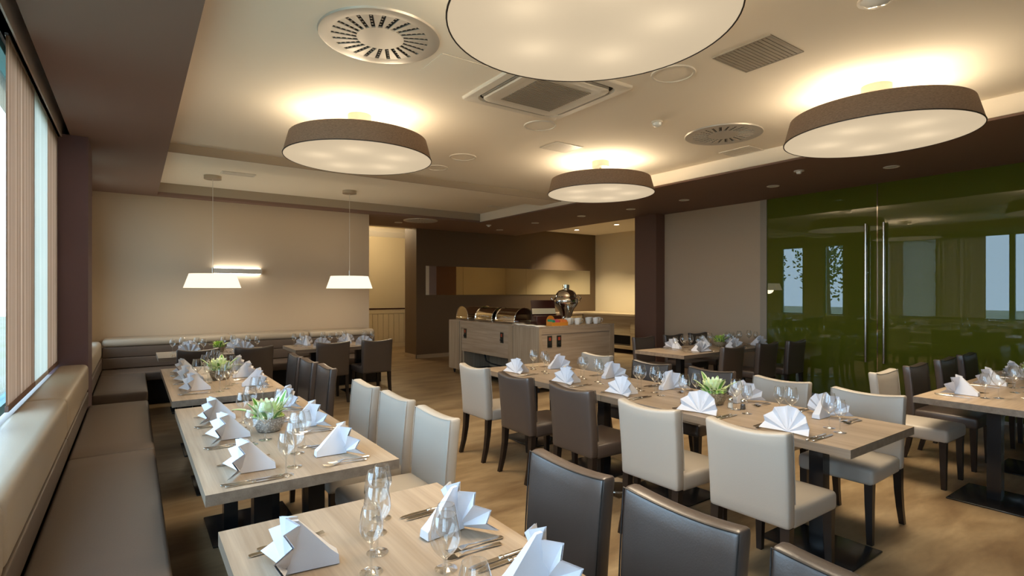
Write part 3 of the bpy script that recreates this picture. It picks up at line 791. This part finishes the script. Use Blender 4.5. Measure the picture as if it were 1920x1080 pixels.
BOWLS = [(0.665, 3.47), (0.68, 5.78), (0.98, 8.48), (3.53, 2.40), (7.30, 4.86), (6.75, 1.24)]
def clear(p, r=0.215):
    for bx, by in BOWLS:
        dx, dy = p[0] - bx, p[1] - by; q = math.hypot(dx, dy)
        if q < r: return (bx + dx / q * r, by + dy / q * r, p[2])
    return p
def place(x, y, face, where, ref, i, side, gf=0.24, gs=0.13, glasses=True, tilt=0.0):
    """one cover: napkin fan, two forks, two knives, two glasses; face = way the guest looks"""
    a = {'E': 0, 'N': PI / 2, 'W': PI, 'S': -PI / 2}[face]
    def P(fw, rt): return (x + fw * math.cos(a) + rt * math.sin(a), y + fw * math.sin(a) - rt * math.cos(a), T + 0.001)
    loc = '%s from %s, %s, %s' % (ORD[i], ref, side, where)
    J = lambda s: random.uniform(-s, s)
    NAP.place(P(0, 0), a + J(0.16), 'white fan napkin, ' + loc, 'fan napkins on ' + where)
    for k, rt in enumerate((0.155, 0.185)):
        KN.place(P(0.02 + k * 0.015, rt), a + J(0.04), ('inner' if k == 0 else 'outer') + ' steel knife, ' + loc, 'knives on ' + where)
        FK.place(P(0.03 + k * 0.03, -0.155 - k * 0.034), a + J(0.05), ('inner' if k == 0 else 'outer') + ' steel fork, ' + loc, 'forks on ' + where)
    if glasses:
        g1 = clear(P(gf + 0.06, gs - 0.05 + J(0.01))); g2 = clear(P(gf, gs + 0.05 + J(0.01)))
        dx, dy = g2[0] - g1[0], g2[1] - g1[1]; q = math.hypot(dx, dy)
        if q < 0.10: g2 = (g1[0] + dx / q * 0.10, g1[1] + dy / q * 0.10, g2[2])
        GL.place(g1, 0, 'large wine glass, ' + loc, 'large wine glasses on ' + where)
        GS.place(g2, 0, 'small wine glass, ' + loc, 'small wine glasses on ' + where)
def covers(pts, face, where, ref, side, **k):
    for i, (x, y) in enumerate(pts): place(x, y, face, where, ref, i, side, **k)
w1, w2, w3 = 'outermost window-side table', 'beige-chair window table', 'inner window-side table'
covers([(0.37, 1.69), (0.37, 1.10)], 'E', w1, 'back wall', 'bench side', gf=0.205, gs=0.10)
covers([(0.945, 1.66), (0.965, 1.20)], 'W', w1, 'back wall', 'chair side', gf=0.20, gs=0.17)
covers([(0.40, 3.95), (0.40, 3.41), (0.40, 2.74)], 'E', w2, 'back wall', 'bench side', gf=0.165, gs=0.12)
covers([(0.935, 4.12), (0.93, 3.45), (0.90, 2.78)], 'W', w2, 'back wall', 'chair side', gf=0.15, gs=0.17)
covers([(0.39, 6.42), (0.39, 5.83), (0.39, 5.24)], 'E', w3, 'back wall', 'bench side', gf=0.2, gs=0.12)
covers([(0.94, 6.40), (0.935, 5.80), (0.93, 5.22)], 'W', w3, 'back wall', 'chair side', gf=0.17, gs=0.16)
wa, wb = 'alcove corner-bench table', 'corridor corner-bench table'
covers([(0.60, 8.20), (1.25, 8.20)], 'N', wa, 'windows', 'chair side', gf=0.2, gs=0.15)
covers([(0.64, 8.75), (1.24, 8.75)], 'S', wa, 'windows', 'bench side', gf=0.12, gs=0.15)
covers([(2.30, 8.21), (2.95, 8.21)], 'N', wb, 'windows', 'chair side', gf=0.2, gs=0.15)
covers([(2.20, 8.75), (2.86, 8.75)], 'S', wb, 'windows', 'bench side', gf=0.12, gs=0.15)
wm = 'centre table row'
covers([(3.205, 4.47), (3.21, 3.70), (3.22, 3.03), (3.18, 2.27), (3.17, 1.66)], 'E', wm, 'buffet', 'window side', gf=0.24, gs=0.14)
covers([(3.82, 4.50), (3.83, 3.72), (3.80, 2.99), (3.82, 2.34), (3.80, 1.73)], 'W', wm, 'buffet', 'door side', gf=0.25, gs=0.13)
wr, wd = 'beige-wall table', 'green-door table'
covers([(6.45, 4.58), (7.30, 4.60), (7.98, 4.60)], 'N', wr, 'windows', 'doorward side', gf=0.2, gs=0.15)
covers([(6.55, 5.14), (7.25, 5.14), (7.95, 5.14)], 'S', wr, 'windows', 'pillar side', gf=0.2, gs=0.15)
covers([(5.50, 1.50), (6.28, 1.50), (7.05, 1.50)], 'S', wd, 'windows', 'chair side', gf=0.20, gs=0.02)
covers([(5.85, 0.97), (6.60, 0.97)], 'N', wd, 'windows', 'open side', gf=0.2, gs=0.15)

def leaf_mesh(L, w, curl, name, parent, rz, pitch, z0, r0=0.03):
    b = MB(); n = 9; v = []; f = []; mi = []
    for i in range(n + 1):
        u = i / n; ww = w * math.sin(PI * min(1, u * 0.93 + 0.07)) ** 0.75
        ang = pitch - curl * u
        if i == 0: x, z = r0, z0
        else: x += L / n * math.cos(ang); z += L / n * math.sin(ang)
        for k in (-1, -0.5, 0, 0.5, 1): v.append((x, ww * k, z + abs(k) * ww * 0.35))
    for i in range(n):
        for k in range(4): f.append((i * 5 + k, (i + 1) * 5 + k, (i + 1) * 5 + k + 1, i * 5 + k + 1)); mi.append(1 if k in (0, 3) else 0)
    me = bpy.data.meshes.new(name); me.from_pydata(v, [], f); me.materials.append(MAT['leaf_green']); me.materials.append(MAT['leaf_cream'])
    for p, q in zip(me.polygons, mi): p.material_index = q
    me.shade_smooth(); o = bpy.data.objects.new(name, me); COL.objects.link(o); o.parent = parent; o.rotation_euler = (0, 0, rz)
    return o
def bowl_mat(name, c1, c2, metal):
    m = mat(name, c1, 0.35, metal); nt = m.node_tree; b = nt.nodes['Principled BSDF']; L = nt.links.new
    t = nt.nodes.new('ShaderNodeTexCoord'); vo = nt.nodes.new('ShaderNodeTexVoronoi'); vo.inputs['Scale'].default_value = 95
    L(t.outputs['Object'], vo.inputs['Vector'])
    r = nt.nodes.new('ShaderNodeValToRGB'); r.color_ramp.elements[0].color = (*c1, 1); r.color_ramp.elements[1].color = (*c2, 1); r.color_ramp.elements[1].position = 0.6
    L(vo.outputs['Distance'], r.inputs['Fac']); L(r.outputs['Color'], b.inputs['Base Color'])
    bp = nt.nodes.new('ShaderNodeBump'); bp.inputs['Strength'].default_value = 0.8; bp.inputs['Distance'].default_value = 0.006; bp.invert = True
    L(vo.outputs['Distance'], bp.inputs['Height']); L(bp.outputs['Normal'], b.inputs['Normal'])
bowl_mat('silver_weave', (0.85, 0.83, 0.78), (0.34, 0.32, 0.29), 0.35)
bowl_mat('tan_weave', (0.62, 0.52, 0.36), (0.24, 0.19, 0.12), 0.1)
def flower_bowl(x, y, label, pm='petal', bm='silver_weave', seed=1, k=1.0, rot=0.0):
    rnd = random.Random(seed)
    t = thing('flower_bowl', label, 'flower bowl', (x, y, T + 0.001), rot, 'flower bowls on the tables')
    t.scale = (k, k, k)
    MB().lathe([(0, 0.002), (0.055, 0.0), (0.066, 0.004), (0.086, 0.045), (0.094, 0.085), (0.090, 0.087), (0.083, 0.078), (0.0, 0.070)], 36).build('bowl', bm, t, 50)
    b = MB()                                   # chrysanthemum head: layered petals round a dome
    c = Vector((0.005, 0.01, 0.105)); R = 0.088
    for ring, (el, num, ln) in enumerate(((-12, 16, 1.0), (8, 18, 1.05), (28, 16, 1.0), (48, 12, 0.95), (68, 8, 0.85), (85, 4, 0.75))):
        for i in range(num):
            az = 2 * PI * (i + 0.5 * (ring % 2)) / num + rnd.uniform(-0.1, 0.1); e = math.radians(el + rnd.uniform(-5, 5))
            d = Vector((math.cos(e) * math.cos(az), math.cos(e) * math.sin(az), math.sin(e)))
            s = Vector((-math.sin(az), math.cos(az), 0)); up = d.cross(s) * -1
            w = 0.0150
            p0, p1, p2 = c + d * R * 0.35, c + d * R * ln * 0.85 + up * 0.004, c + d * R * ln * 1.12 + Vector((0, 0, 0.013 if el < 60 else -0.004))
            v = [p0 - s * w * 0.5, p0 + s * w * 0.5, p1 - s * w, p1 + up * -0.005, p1 + s * w, p2 - s * w * 0.45, p2 + s * w * 0.45]
            b.add(v, [(0, 1, 4, 3), (0, 3, 2), (2, 3, 5), (3, 4, 6), (3, 6, 5)])
    tag(b.build('flower_head', pm, t, 80), 'pale green chrysanthemum head')
    b = MB()                                   # small filler buds round the edge
    for i in range(16):
        az = rnd.uniform(0, 2 * PI); r = rnd.uniform(0.05, 0.085); z = rnd.uniform(0.08, 0.10)
        b.lathe([(0, -0.012), (0.009, -0.004), (0.010, 0.004), (0, 0.012)], 6, (r * math.cos(az), r * math.sin(az), z))
    tag(b.build('filler_buds', 'petal_green', t, 60), kind='stuff')
    for i in range(8):
        leaf_mesh(rnd.uniform(0.12, 0.18), rnd.uniform(0.018, 0.027), rnd.uniform(0.2, 0.9), 'leaf', t, 2 * PI * i / 8 + rnd.uniform(-0.3, 0.3), rnd.uniform(0.80, 1.30), 0.078, 0.055)
    return t
flower_bowl(0.665, 3.47, 'silver woven bowl with pale green chrysanthemum on the beige-chair window table', 'petal', 'silver_weave', 3, 0.98, 1.2)
flower_bowl(0.68, 5.78, 'bowl of pale green flowers on the inner window-side table', 'petal', 'tan_weave', 5, 1.05, 2.0)
flower_bowl(0.98, 8.48, 'bowl of yellow-green flowers on the alcove corner-bench table', 'petal_green', 'tan_weave', 7, 0.80, 1.0)
flower_bowl(3.53, 2.40, 'woven bowl with green chrysanthemum and striped leaves on centre row', 'petal', 'tan_weave', 12, 1.0, 2.6)
flower_bowl(7.30, 4.86, 'bowl of green flowers on the table before the beige wall', 'petal_green', 'tan_weave', 9, 0.92, 0.3)
flower_bowl(6.75, 1.24, 'bowl of yellow-green flowers on the green-door table', 'petal_green', 'tan_weave', 10, 1.0, 0.3)

def shaker(x, y, fill, label):
    t = thing('shaker', label, 'shaker', (x, y, T + 0.001), 0, 'salt and pepper shakers on the centre row')
    MB().lathe([(0, 0), (0.020, 0), (0.022, 0.006), (0.017, 0.035), (0.014, 0.052), (0.015, 0.058)], 16).build('glass_body', 'drinking_glass', t, 50)
    MB().lathe([(0, 0.003), (0.0185, 0.003), (0.0155, 0.034), (0, 0.035)], 16).build('filling', fill, t, 50)
    MB().lathe([(0.0158, 0.054), (0.0162, 0.066), (0.010, 0.072), (0, 0.073)], 16).build('cap', 'steel', t, 50)
shaker(3.50, 2.245, 'salt', 'small glass salt shaker beside the centre-row flower bowl')
shaker(3.535, 2.17, 'pepper', 'small glass pepper shaker beside the centre-row flower bowl')
shaker(3.55, 4.12, 'salt', 'small glass salt shaker on centre row nearer the buffet')
shaker(3.60, 4.17, 'pepper', 'small glass pepper shaker on centre row nearer the buffet')
cs = thing('leather_coaster', 'round tan coaster near the buffet end of centre row', 'coaster', (3.66, 4.80, T + 0.001))
MB().lathe([(0, 0), (0.075, 0), (0.077, 0.003), (0.072, 0.005), (0, 0.005)], 32).build('disc', 'skirting_wood', cs, 40)

# ================================================================== buffet island
HB = 1.04
bu = thing('buffet_cabinet', 'oak buffet cabinet with chafing dishes and open cable bay', 'cabinet', (5.9, 8.35, 0))
def W(o, p, t=bu): o.parent = t; o.location = (-t.location.x, -t.location.y, -t.location.z); return o
def part(name, m, t, *boxes):
    b = MB()
    for q in boxes: b.box(*q)
    return W(b.build(name, m), None, t)
XI, XJ = 5.15, 6.80
part('end_panel', 'oak_z', bu, (XI - 0.015, XI + 0.60, 9.06, 9.46, 0.09, HB - 0.02))
part('carcass', 'oak_z', bu, (XI + 0.62, XJ, 7.29, 9.46, 0.09, HB - 0.02))
part('frame_stile', 'oak_z', bu, (XI, XI + 0.04, 9.0, 9.055, 0.09, HB - 0.02)); part('frame_stile', 'oak_z', bu, (XI, XI + 0.04, 7.29, 7.42, 0.09, HB - 0.02))
part('front_panel', 'oak_y', bu, (XI + 0.012, XI + 0.035, 7.42, 9.0, 0.46, HB - 0.14))
part('top_rail', 'oak_y', bu, (XI, XI + 0.04, 7.42, 9.0, HB - 0.14, HB - 0.02))
part('bay_floor', 'black_matte', bu, (XI + 0.02, XI + 0.62, 7.42, 9.0, 0.09, 0.12))
part('bay_side', 'oak_z', bu, (XI + 0.04, XI + 0.62, 8.96, 9.055, 0.12, 0.98)); part('bay_side', 'oak_z', bu, (XI + 0.04, XI + 0.62, 7.29, 7.40, 0.12, 0.98))
part('shelf', 'oak_y', bu, (XI + 0.035, XI + 0.62, 7.42, 8.96, HB - 0.06, HB - 0.02))
for (x, y) in ((5.22, 9.38), (6.7, 9.38), (5.22, 7.4), (6.7, 7.4)):
    W(MB().tube([(x, y, 0.0), (x, y, 0.09)], [0.018, 0.032], 10).build('foot', 'black_matte', None, 40), None)
cab = [(5.40, 8.55, 0.42), (5.40, 8.50, 0.30), (5.42, 8.35, 0.26), (5.45, 8.05, 0.24), (5.45, 7.75, 0.27), (5.46, 7.6, 0.22), (5.46, 7.5, 0.30)]
W(MB().tube(cab, 0.014, 8).build('power_cable', 'black_matte', None, 60), None)
def control(t, pos, axis, k=1.0):
    b = MB(); c = MB()
    x, y, z = pos
    if axis == 'x':
        o = W(MB().box(x - 0.008, x, y - 0.045 * k, y + 0.045 * k, z - 0.09, z + 0.09).build('control_plate', 'plate_olive'), None, t)
        W(MB().box(x - 0.012, x - 0.008, y - 0.022, y + 0.022, z + 0.015, z + 0.065).build('display', 'knob_red'), None, t)
        W(MB().tube([(x - 0.008, y, z - 0.04), (x - 0.032, y, z - 0.04)], 0.022, 12).build('knob', 'black_matte', None, 40), None, t)
    else:
        W(MB().box(x - 0.045, x + 0.045, y - 0.008, y, z - 0.09, z + 0.09).build('control_plate', 'plate_olive'), None, t)
        W(MB().box(x - 0.022, x + 0.022, y - 0.012, y - 0.008, z + 0.015, z + 0.065).build('display', 'knob_red'), None, t)
        W(MB().tube([(x, y - 0.008, z - 0.04), (x, y - 0.032, z - 0.04)], 0.022, 12).build('knob', 'black_matte', None, 40), None, t)
control(bu, (XI + 0.012, 8.86, 0.80), 'x'); control(bu, (XI + 0.012, 7.62, 0.80), 'x')
bv = thing('buffet_cabinet', 'oak buffet cabinet with tea cups and samovar on top', 'cabinet', (5.97, 6.92, 0))
part('carcass', 'oak_z', bv, (XI, XJ - 0.001, 6.60, 7.275, 0.09, HB - 0.02))
part('frame_stile', 'oak_z', bv, (XI, XI + 0.06, 6.575, 6.60, 0.09, HB - 0.02)); part('frame_stile', 'oak_z', bv, (XJ - 0.10, XJ, 6.575, 6.60, 0.09, HB - 0.02))
part('frame_rail', 'oak_x', bv, (XI + 0.06, XJ - 0.10, 6.575, 6.60, HB - 0.12, HB - 0.02))
part('front_panel', 'oak_x', bv, (XI + 0.062, XJ - 0.102, 6.587, 6.60, 0.12, HB - 0.122))
for (x, y) in ((5.22, 6.68), (6.7, 6.68), (5.22, 7.2), (6.7, 7.2)):
    W(MB().tube([(x, y, 0.0), (x, y, 0.09)], [0.018, 0.032], 10).build('foot', 'black_matte', None, 40), None, bv)
control(bv, (5.37, 6.587, 0.80), 'y'); control(bv, (5.56, 6.587, 0.80), 'y')
wt = thing('worktop', 'continuous oak worktop over both buffet cabinets', 'worktop', (5.97, 8.0, HB - 0.019))
MB().box(XI - 0.01 - 5.97, XJ - 5.97, 6.57 - 8.0, 9.46 - 8.0, 0, 0.019).build('slab', 'oak_y', wt)

def chafer_proto():
    t = thing('chafing_dish', 'x', 'chafing dish')      # roll axis along local y, opening edge at -x
    w, L, r = 0.21, 0.29, 0.20
    MB().rbox((2 * w + 0.03, 2 * L + 0.03, 0.05), 0.012, (0, 0, 0.035), (1, 1, 1)).build('pan', 'chrome', t, 50)
    for sx in (-1, 1):
        for sy in (-1, 1): MB().tube([(sx * 0.17, sy * 0.25, 0), (sx * 0.17, sy * 0.25, 0.012)], 0.02, 10).build('foot', 'chrome', t, 40)
    v = []; f = []; n = 20
    for i in range(n + 1):
        a = PI * i / n
        for y in (-L, L): v.append((-w * math.cos(a), y, 0.06 + r * math.sin(a)))
    for i in range(n): f.append((2 * i, 2 * i + 1, 2 * i + 3, 2 * i + 2))
    f.append(tuple(range(0, 2 * n + 2, 2))); f.append(tuple(reversed(range(1, 2 * n + 2, 2))))
    lid = MB().add(v, f).build('roll_lid', 'chrome', t, 40)
    for y in (-L, L):
        MB().tube([(-(w + 0.004) * math.cos(PI * i / 16), y, 0.06 + (r + 0.004) * math.sin(PI * i / 16)) for i in range(17)], 0.008, 6).build('lid_rim', 'chrome', lid, 60)
    MB().tube([(-w - 0.005, -0.09, 0.10), (-w - 0.045, -0.09, 0.11), (-w - 0.045, 0.09, 0.11), (-w - 0.005, 0.09, 0.10)], 0.008, 6).build('lid_handle', 'steel', lid, 60)
    return Proto(t)
CH = chafer_proto()
CH.place((5.52, 9.10, HB + 0.001), PI / 2, 'chrome roll-top chafing dish turned sideways at the mirror-wall end of buffet', 'chafing dishes on the buffet')
CH.place((5.50, 8.42, HB + 0.001), 0, 'chrome roll-top chafing dish in the middle of the buffet', 'chafing dishes on the buffet')
CH.place((5.50, 7.72, HB + 0.001), 0, 'chrome roll-top chafing dish next to the brown tea box', 'chafing dishes on the buffet')
# tea chest with open lid
tb = thing('tea_box', 'dark mahogany tea box with open lid and cream lining strip', 'box', (5.66, 7.03, HB + 0.001), -0.25)
MB().rbox((0.46, 0.26, 0.15), 0.008, (0, 0, 0.075)).build('body', 'mahogany', tb, 40)
b = MB(); 
b.rbox((0.44, 0.022, 0.26), 0.005, (0, 0, 0.13)); lid = b.build('lid', 'mahogany', tb, 40); lid.location = (0, 0.10, 0.15); lid.rotation_euler = (-0.22, 0, 0)
MB().box(-0.215, 0.215, -0.016, -0.0115, 0.02, 0.115).build('lining_strip', 'cream_card', lid)
# packet tray
tr = thing('packet_tray', 'amber plastic tray filled with pink, green and orange packets', 'tray', (5.62, 6.70, HB + 0.001), -0.05)
b = MB(); b.box(-0.16, 0.16, -0.08, 0.08, 0, 0.008); b.box(-0.16, 0.16, -0.08, -0.072, 0.008, 0.055); b.box(-0.16, 0.16, 0.072, 0.08, 0.008, 0.075)
b.box(-0.16, -0.152, -0.072, 0.072, 0.008, 0.065); b.box(0.152, 0.16, -0.072, 0.072, 0.008, 0.065); b.box(-0.004, 0.004, -0.072, 0.072, 0.008, 0.06)
b.build('tray', 'amber_plastic', tr)
n = 14; v = [(-0.155, 0.076, 0.075), (0.01, 0.076, 0.075)]; vv = []
arch = [(-0.0725 + 0.0825 * math.cos(PI * i / n), 0.07 + 0.09 * math.sin(PI * i / n)) for i in range(n + 1)]
b = MB(); b.add([(x, 0.080, z) for x, z in arch] + [(x, 0.086, z) for x, z in arch],
                [tuple(range(n + 1)), tuple(reversed(range(n + 1, 2 * n + 2)))] + [(i, n + 1 + i, n + 2 + i, i + 1) for i in range(n)])
b.build('arched_back', 'amber_plastic', tr)
for i in range(10):
    m = ('packet_green', 'packet_green', 'packet_pink', 'packet_pink', 'packet_pink', 'packet_orange', 'packet_orange', 'packet_orange', 'packet_orange', 'packet_orange')[i]
    o = MB().box(-0.013, 0.013, -0.06, 0.06, 0, 0.085).build('packet', m, tr); o.location = (-0.135 + i * 0.03 + (0.005 if i > 4 else 0), 0.002, 0.010); o.rotation_euler = (0.12, random.uniform(-0.1, 0.1), 0)
# samovar
sv = thing('samovar', 'polished chrome samovar with spout handles standing behind the cups', 'samovar', (6.15, 7.09, HB + 0.001), -0.5)
MB().lathe([(0, 0), (0.135, 0), (0.135, 0.02), (0.11, 0.03), (0.085, 0.07), (0.08, 0.10), (0.10, 0.13)], 32).build('base', 'chrome', sv, 40)
MB().lathe([(0.10, 0.13), (0.12, 0.20), (0.16, 0.27), (0.205, 0.33), (0.225, 0.39), (0.21, 0.43), (0.185, 0.455), (0.19, 0.47)], 36).build('body', 'chrome', sv, 50)
MB().lathe([(0.19, 0.47), (0.18, 0.50), (0.16, 0.53), (0.13, 0.565), (0.07, 0.585), (0.055, 0.59)], 36).build('lid', 'chrome', sv, 50)
MB().lathe([(0.055, 0.585), (0.05, 0.60), (0.06, 0.61), (0.062, 0.67), (0.05, 0.672), (0.0, 0.66)], 24).build('chimney', 'chrome', sv, 40)
for s in (-1, 1):
    MB().tube([(s * 0.17, 0, 0.36), (s * 0.235, 0, 0.38), (s * 0.265, 0, 0.44), (s * 0.225, 0, 0.48), (s * 0.17, 0, 0.47)], [0.014, 0.014, 0.018, 0.014, 0.012], 8).build('handle', 'steel', sv, 60)
MB().tube([(0.0, -0.13, 0.24), (0.0, -0.22, 0.24), (0.0, -0.24, 0.20)], [0.016, 0.014, 0.011], 8).build('tap', 'chrome', sv, 60)
MB().tube([(0.0, -0.19, 0.245), (0.0, -0.19, 0.30)], 0.007, 8).build('tap_key', 'chrome', sv, 60)
# cups
def cup_proto():
    t = thing('tea_cup', 'x', 'cup')
    MB().lathe([(0, 0.002), (0.026, 0.0), (0.030, 0.004), (0.038, 0.04), (0.041, 0.085), (0.0385, 0.085), (0.035, 0.04), (0.026, 0.010), (0, 0.009)], 20).build('cup_body', 'porcelain', t, 50)
    MB().tube([(0.038, 0, 0.068), (0.060, 0, 0.070), (0.066, 0, 0.048), (0.055, 0, 0.025), (0.035, 0, 0.022)], 0.0045, 6).build('handle', 'porcelain', t, 60)
    t.scale = (1.25, 1.25, 1.25)
    return Proto(t)
CUP = cup_proto()
for i, (x, y) in enumerate(((5.92, 6.76), (6.04, 6.68), (6.15, 6.77), (6.03, 6.83))):
    CUP.place((x, y, HB + 0.001), random.uniform(-1, 1), 'white porcelain cup in the cluster beside the packet tray', 'cups beside the packet tray')
for i, (x, y) in enumerate(((6.36, 6.76), (6.47, 6.69), (6.59, 6.76), (6.48, 6.85))):
    CUP.place((x, y, HB + 0.001), random.uniform(-1, 1), 'white porcelain cup in the cluster at the buffet corner', 'cups at the buffet corner')
pa = MB(); v = []; f = []
for i in range(9):
    for j in range(4):
        x = 5.135 + j * 0.06; y = 6.60 + i * 0.085
        v.append((x, y, HB + 0.003 + (0.014 * abs(math.sin(i * 1.1)) + 0.012 * (1 if i > 6 else 0)) * (0.6 + 0.4 * (j % 2))))
for i in range(8):
    for j in range(3): f.append((i * 4 + j, i * 4 + j + 1, i * 4 + j + 5, i * 4 + j + 4))
po = pa.add(v, f).build('paper_runner', 'paper_white', None, 60); sm = po.modifiers.new('thickness', 'SOLIDIFY'); sm.thickness = 0.002
tag(po, 'rumpled white paper runner along the buffet corner edge', 'runner')

# sideboard round the niche
sb = thing('sideboard', 'pale oak sideboard with open bay along the cream niche wall', 'sideboard', (10.8, 9.7, 0))
part('top', 'oak_pale', sb, (10.27, 11.35, 7.42, 11.75, 0.98, 1.02))
part('carcass', 'oak_pale', sb, (10.70, 11.35, 7.42, 11.74, 0.12, 0.979))
part('front_panel', 'oak_pale', sb, (10.32, 10.34, 9.42, 11.2, 0.47, 0.86))
part('frame_rail', 'oak_pale', sb, (10.30, 10.34, 9.40, 11.2, 0.861, 0.979)); part('frame_rail', 'oak_pale', sb, (10.30, 10.34, 9.40, 11.2, 0.12, 0.20))
part('frame_stile', 'oak_pale', sb, (10.30, 10.70, 9.25, 9.40, 0.12, 0.979)); part('frame_stile', 'oak_pale', sb, (10.30, 10.34, 11.2, 11.74, 0.12, 0.979))
part('bay', 'black_matte', sb, (10.66, 10.70, 9.4, 11.2, 0.20, 0.47))
part('front_section', 'oak_pale', sb, (10.30, 10.70, 7.42, 9.2495, 0.12, 0.979))
for (x, y) in ((10.36, 9.32), (10.36, 11.6), (10.36, 7.6), (11.2, 11.6), (11.2, 7.6)):
    W(MB().tube([(x, y, 0), (x, y, 0.12)], 0.03, 10).build('foot', 'black_matte', None, 40), None, sb)
sb2 = thing('sideboard', 'pale oak sideboard return along the mirror wall', 'sideboard', (9.7, 11.4, 0))
part('top', 'oak_x', sb2, (9.3, 10.268, 11.1, 11.73, 0.98, 1.02))
part('carcass', 'oak_pale', sb2, (9.32, 10.26, 11.14, 11.73, 0.10, 0.979))
part('plinth', 'black_matte', sb2, (9.36, 10.26, 11.2, 11.73, 0, 0.10))

# floor socket plate under the centre row
fs = thing('floor_socket', 'square steel floor socket plate with round black lid', 'floor socket', (3.2, 3.05, 0))
MB().box(-0.17, 0.17, -0.17, 0.17, 0, 0.006).build('plate', 'steel', fs)
MB().lathe([(0, 0.010), (0.10, 0.010), (0.105, 0.006)], 32).build('lid', 'black_steel', fs, 30)
MB().lathe([(0.105, 0.006), (0.106, 0.012), (0.114, 0.012), (0.115, 0.006)], 32).build('lid_ring', 'steel', fs, 30)

# trees outside, seen in the green glass through the windows
def tree(x, y, h, seed, label):
    rnd = random.Random(seed)
    t = thing('garden_tree', label, 'tree', (x, y, -0.4), 0, 'trees outside the windows')
    b = MB(); b.tube([(0, 0, 0), (0.05, 0.03, h * 0.3), (0, 0.05, h * 0.6), (0.1, 0, h * 0.85)], [0.14, 0.11, 0.07, 0.02], 8)
    for i in range(6):
        a = i * 1.05 + rnd.random(); z = h * (0.35 + 0.08 * i)
        b.tube([(0.02, 0.04, z), (math.cos(a) * 0.7, math.sin(a) * 0.7, z + 0.5), (math.cos(a) * 1.1, math.sin(a) * 1.1, z + 0.9)], [0.05, 0.03, 0.01], 6)
    b.build('trunk', 'bark', t, 50)
    b = MB()
    for i in range(900):
        d = Vector((rnd.gauss(0, 1), rnd.gauss(0, 1), rnd.gauss(0, 1))).normalized() * (rnd.random() ** 0.4)
        c = Vector((d.x * 1.4, d.y * 1.4, h * 0.66 + d.z * h * 0.36))
        u = Vector((rnd.uniform(-1, 1), rnd.uniform(-1, 1), rnd.uniform(-1, 1))).normalized() * 0.09; w = u.orthogonal().normalized() * 0.05
        b.add([c - u, c + w, c + u, c - w], [(0, 1, 2, 3)])
    tag(b.build('foliage', 'foliage', t), kind='stuff')
tree(-5.5, 7.2, 4.6, 1, 'broad leafy tree outside the window strip')
tree(-6.5, 10.6, 5.2, 2, 'tall leafy tree outside the alcove windows')
tree(-5.0, 13.0, 4.4, 3, 'small leafy tree outside past the alcove')
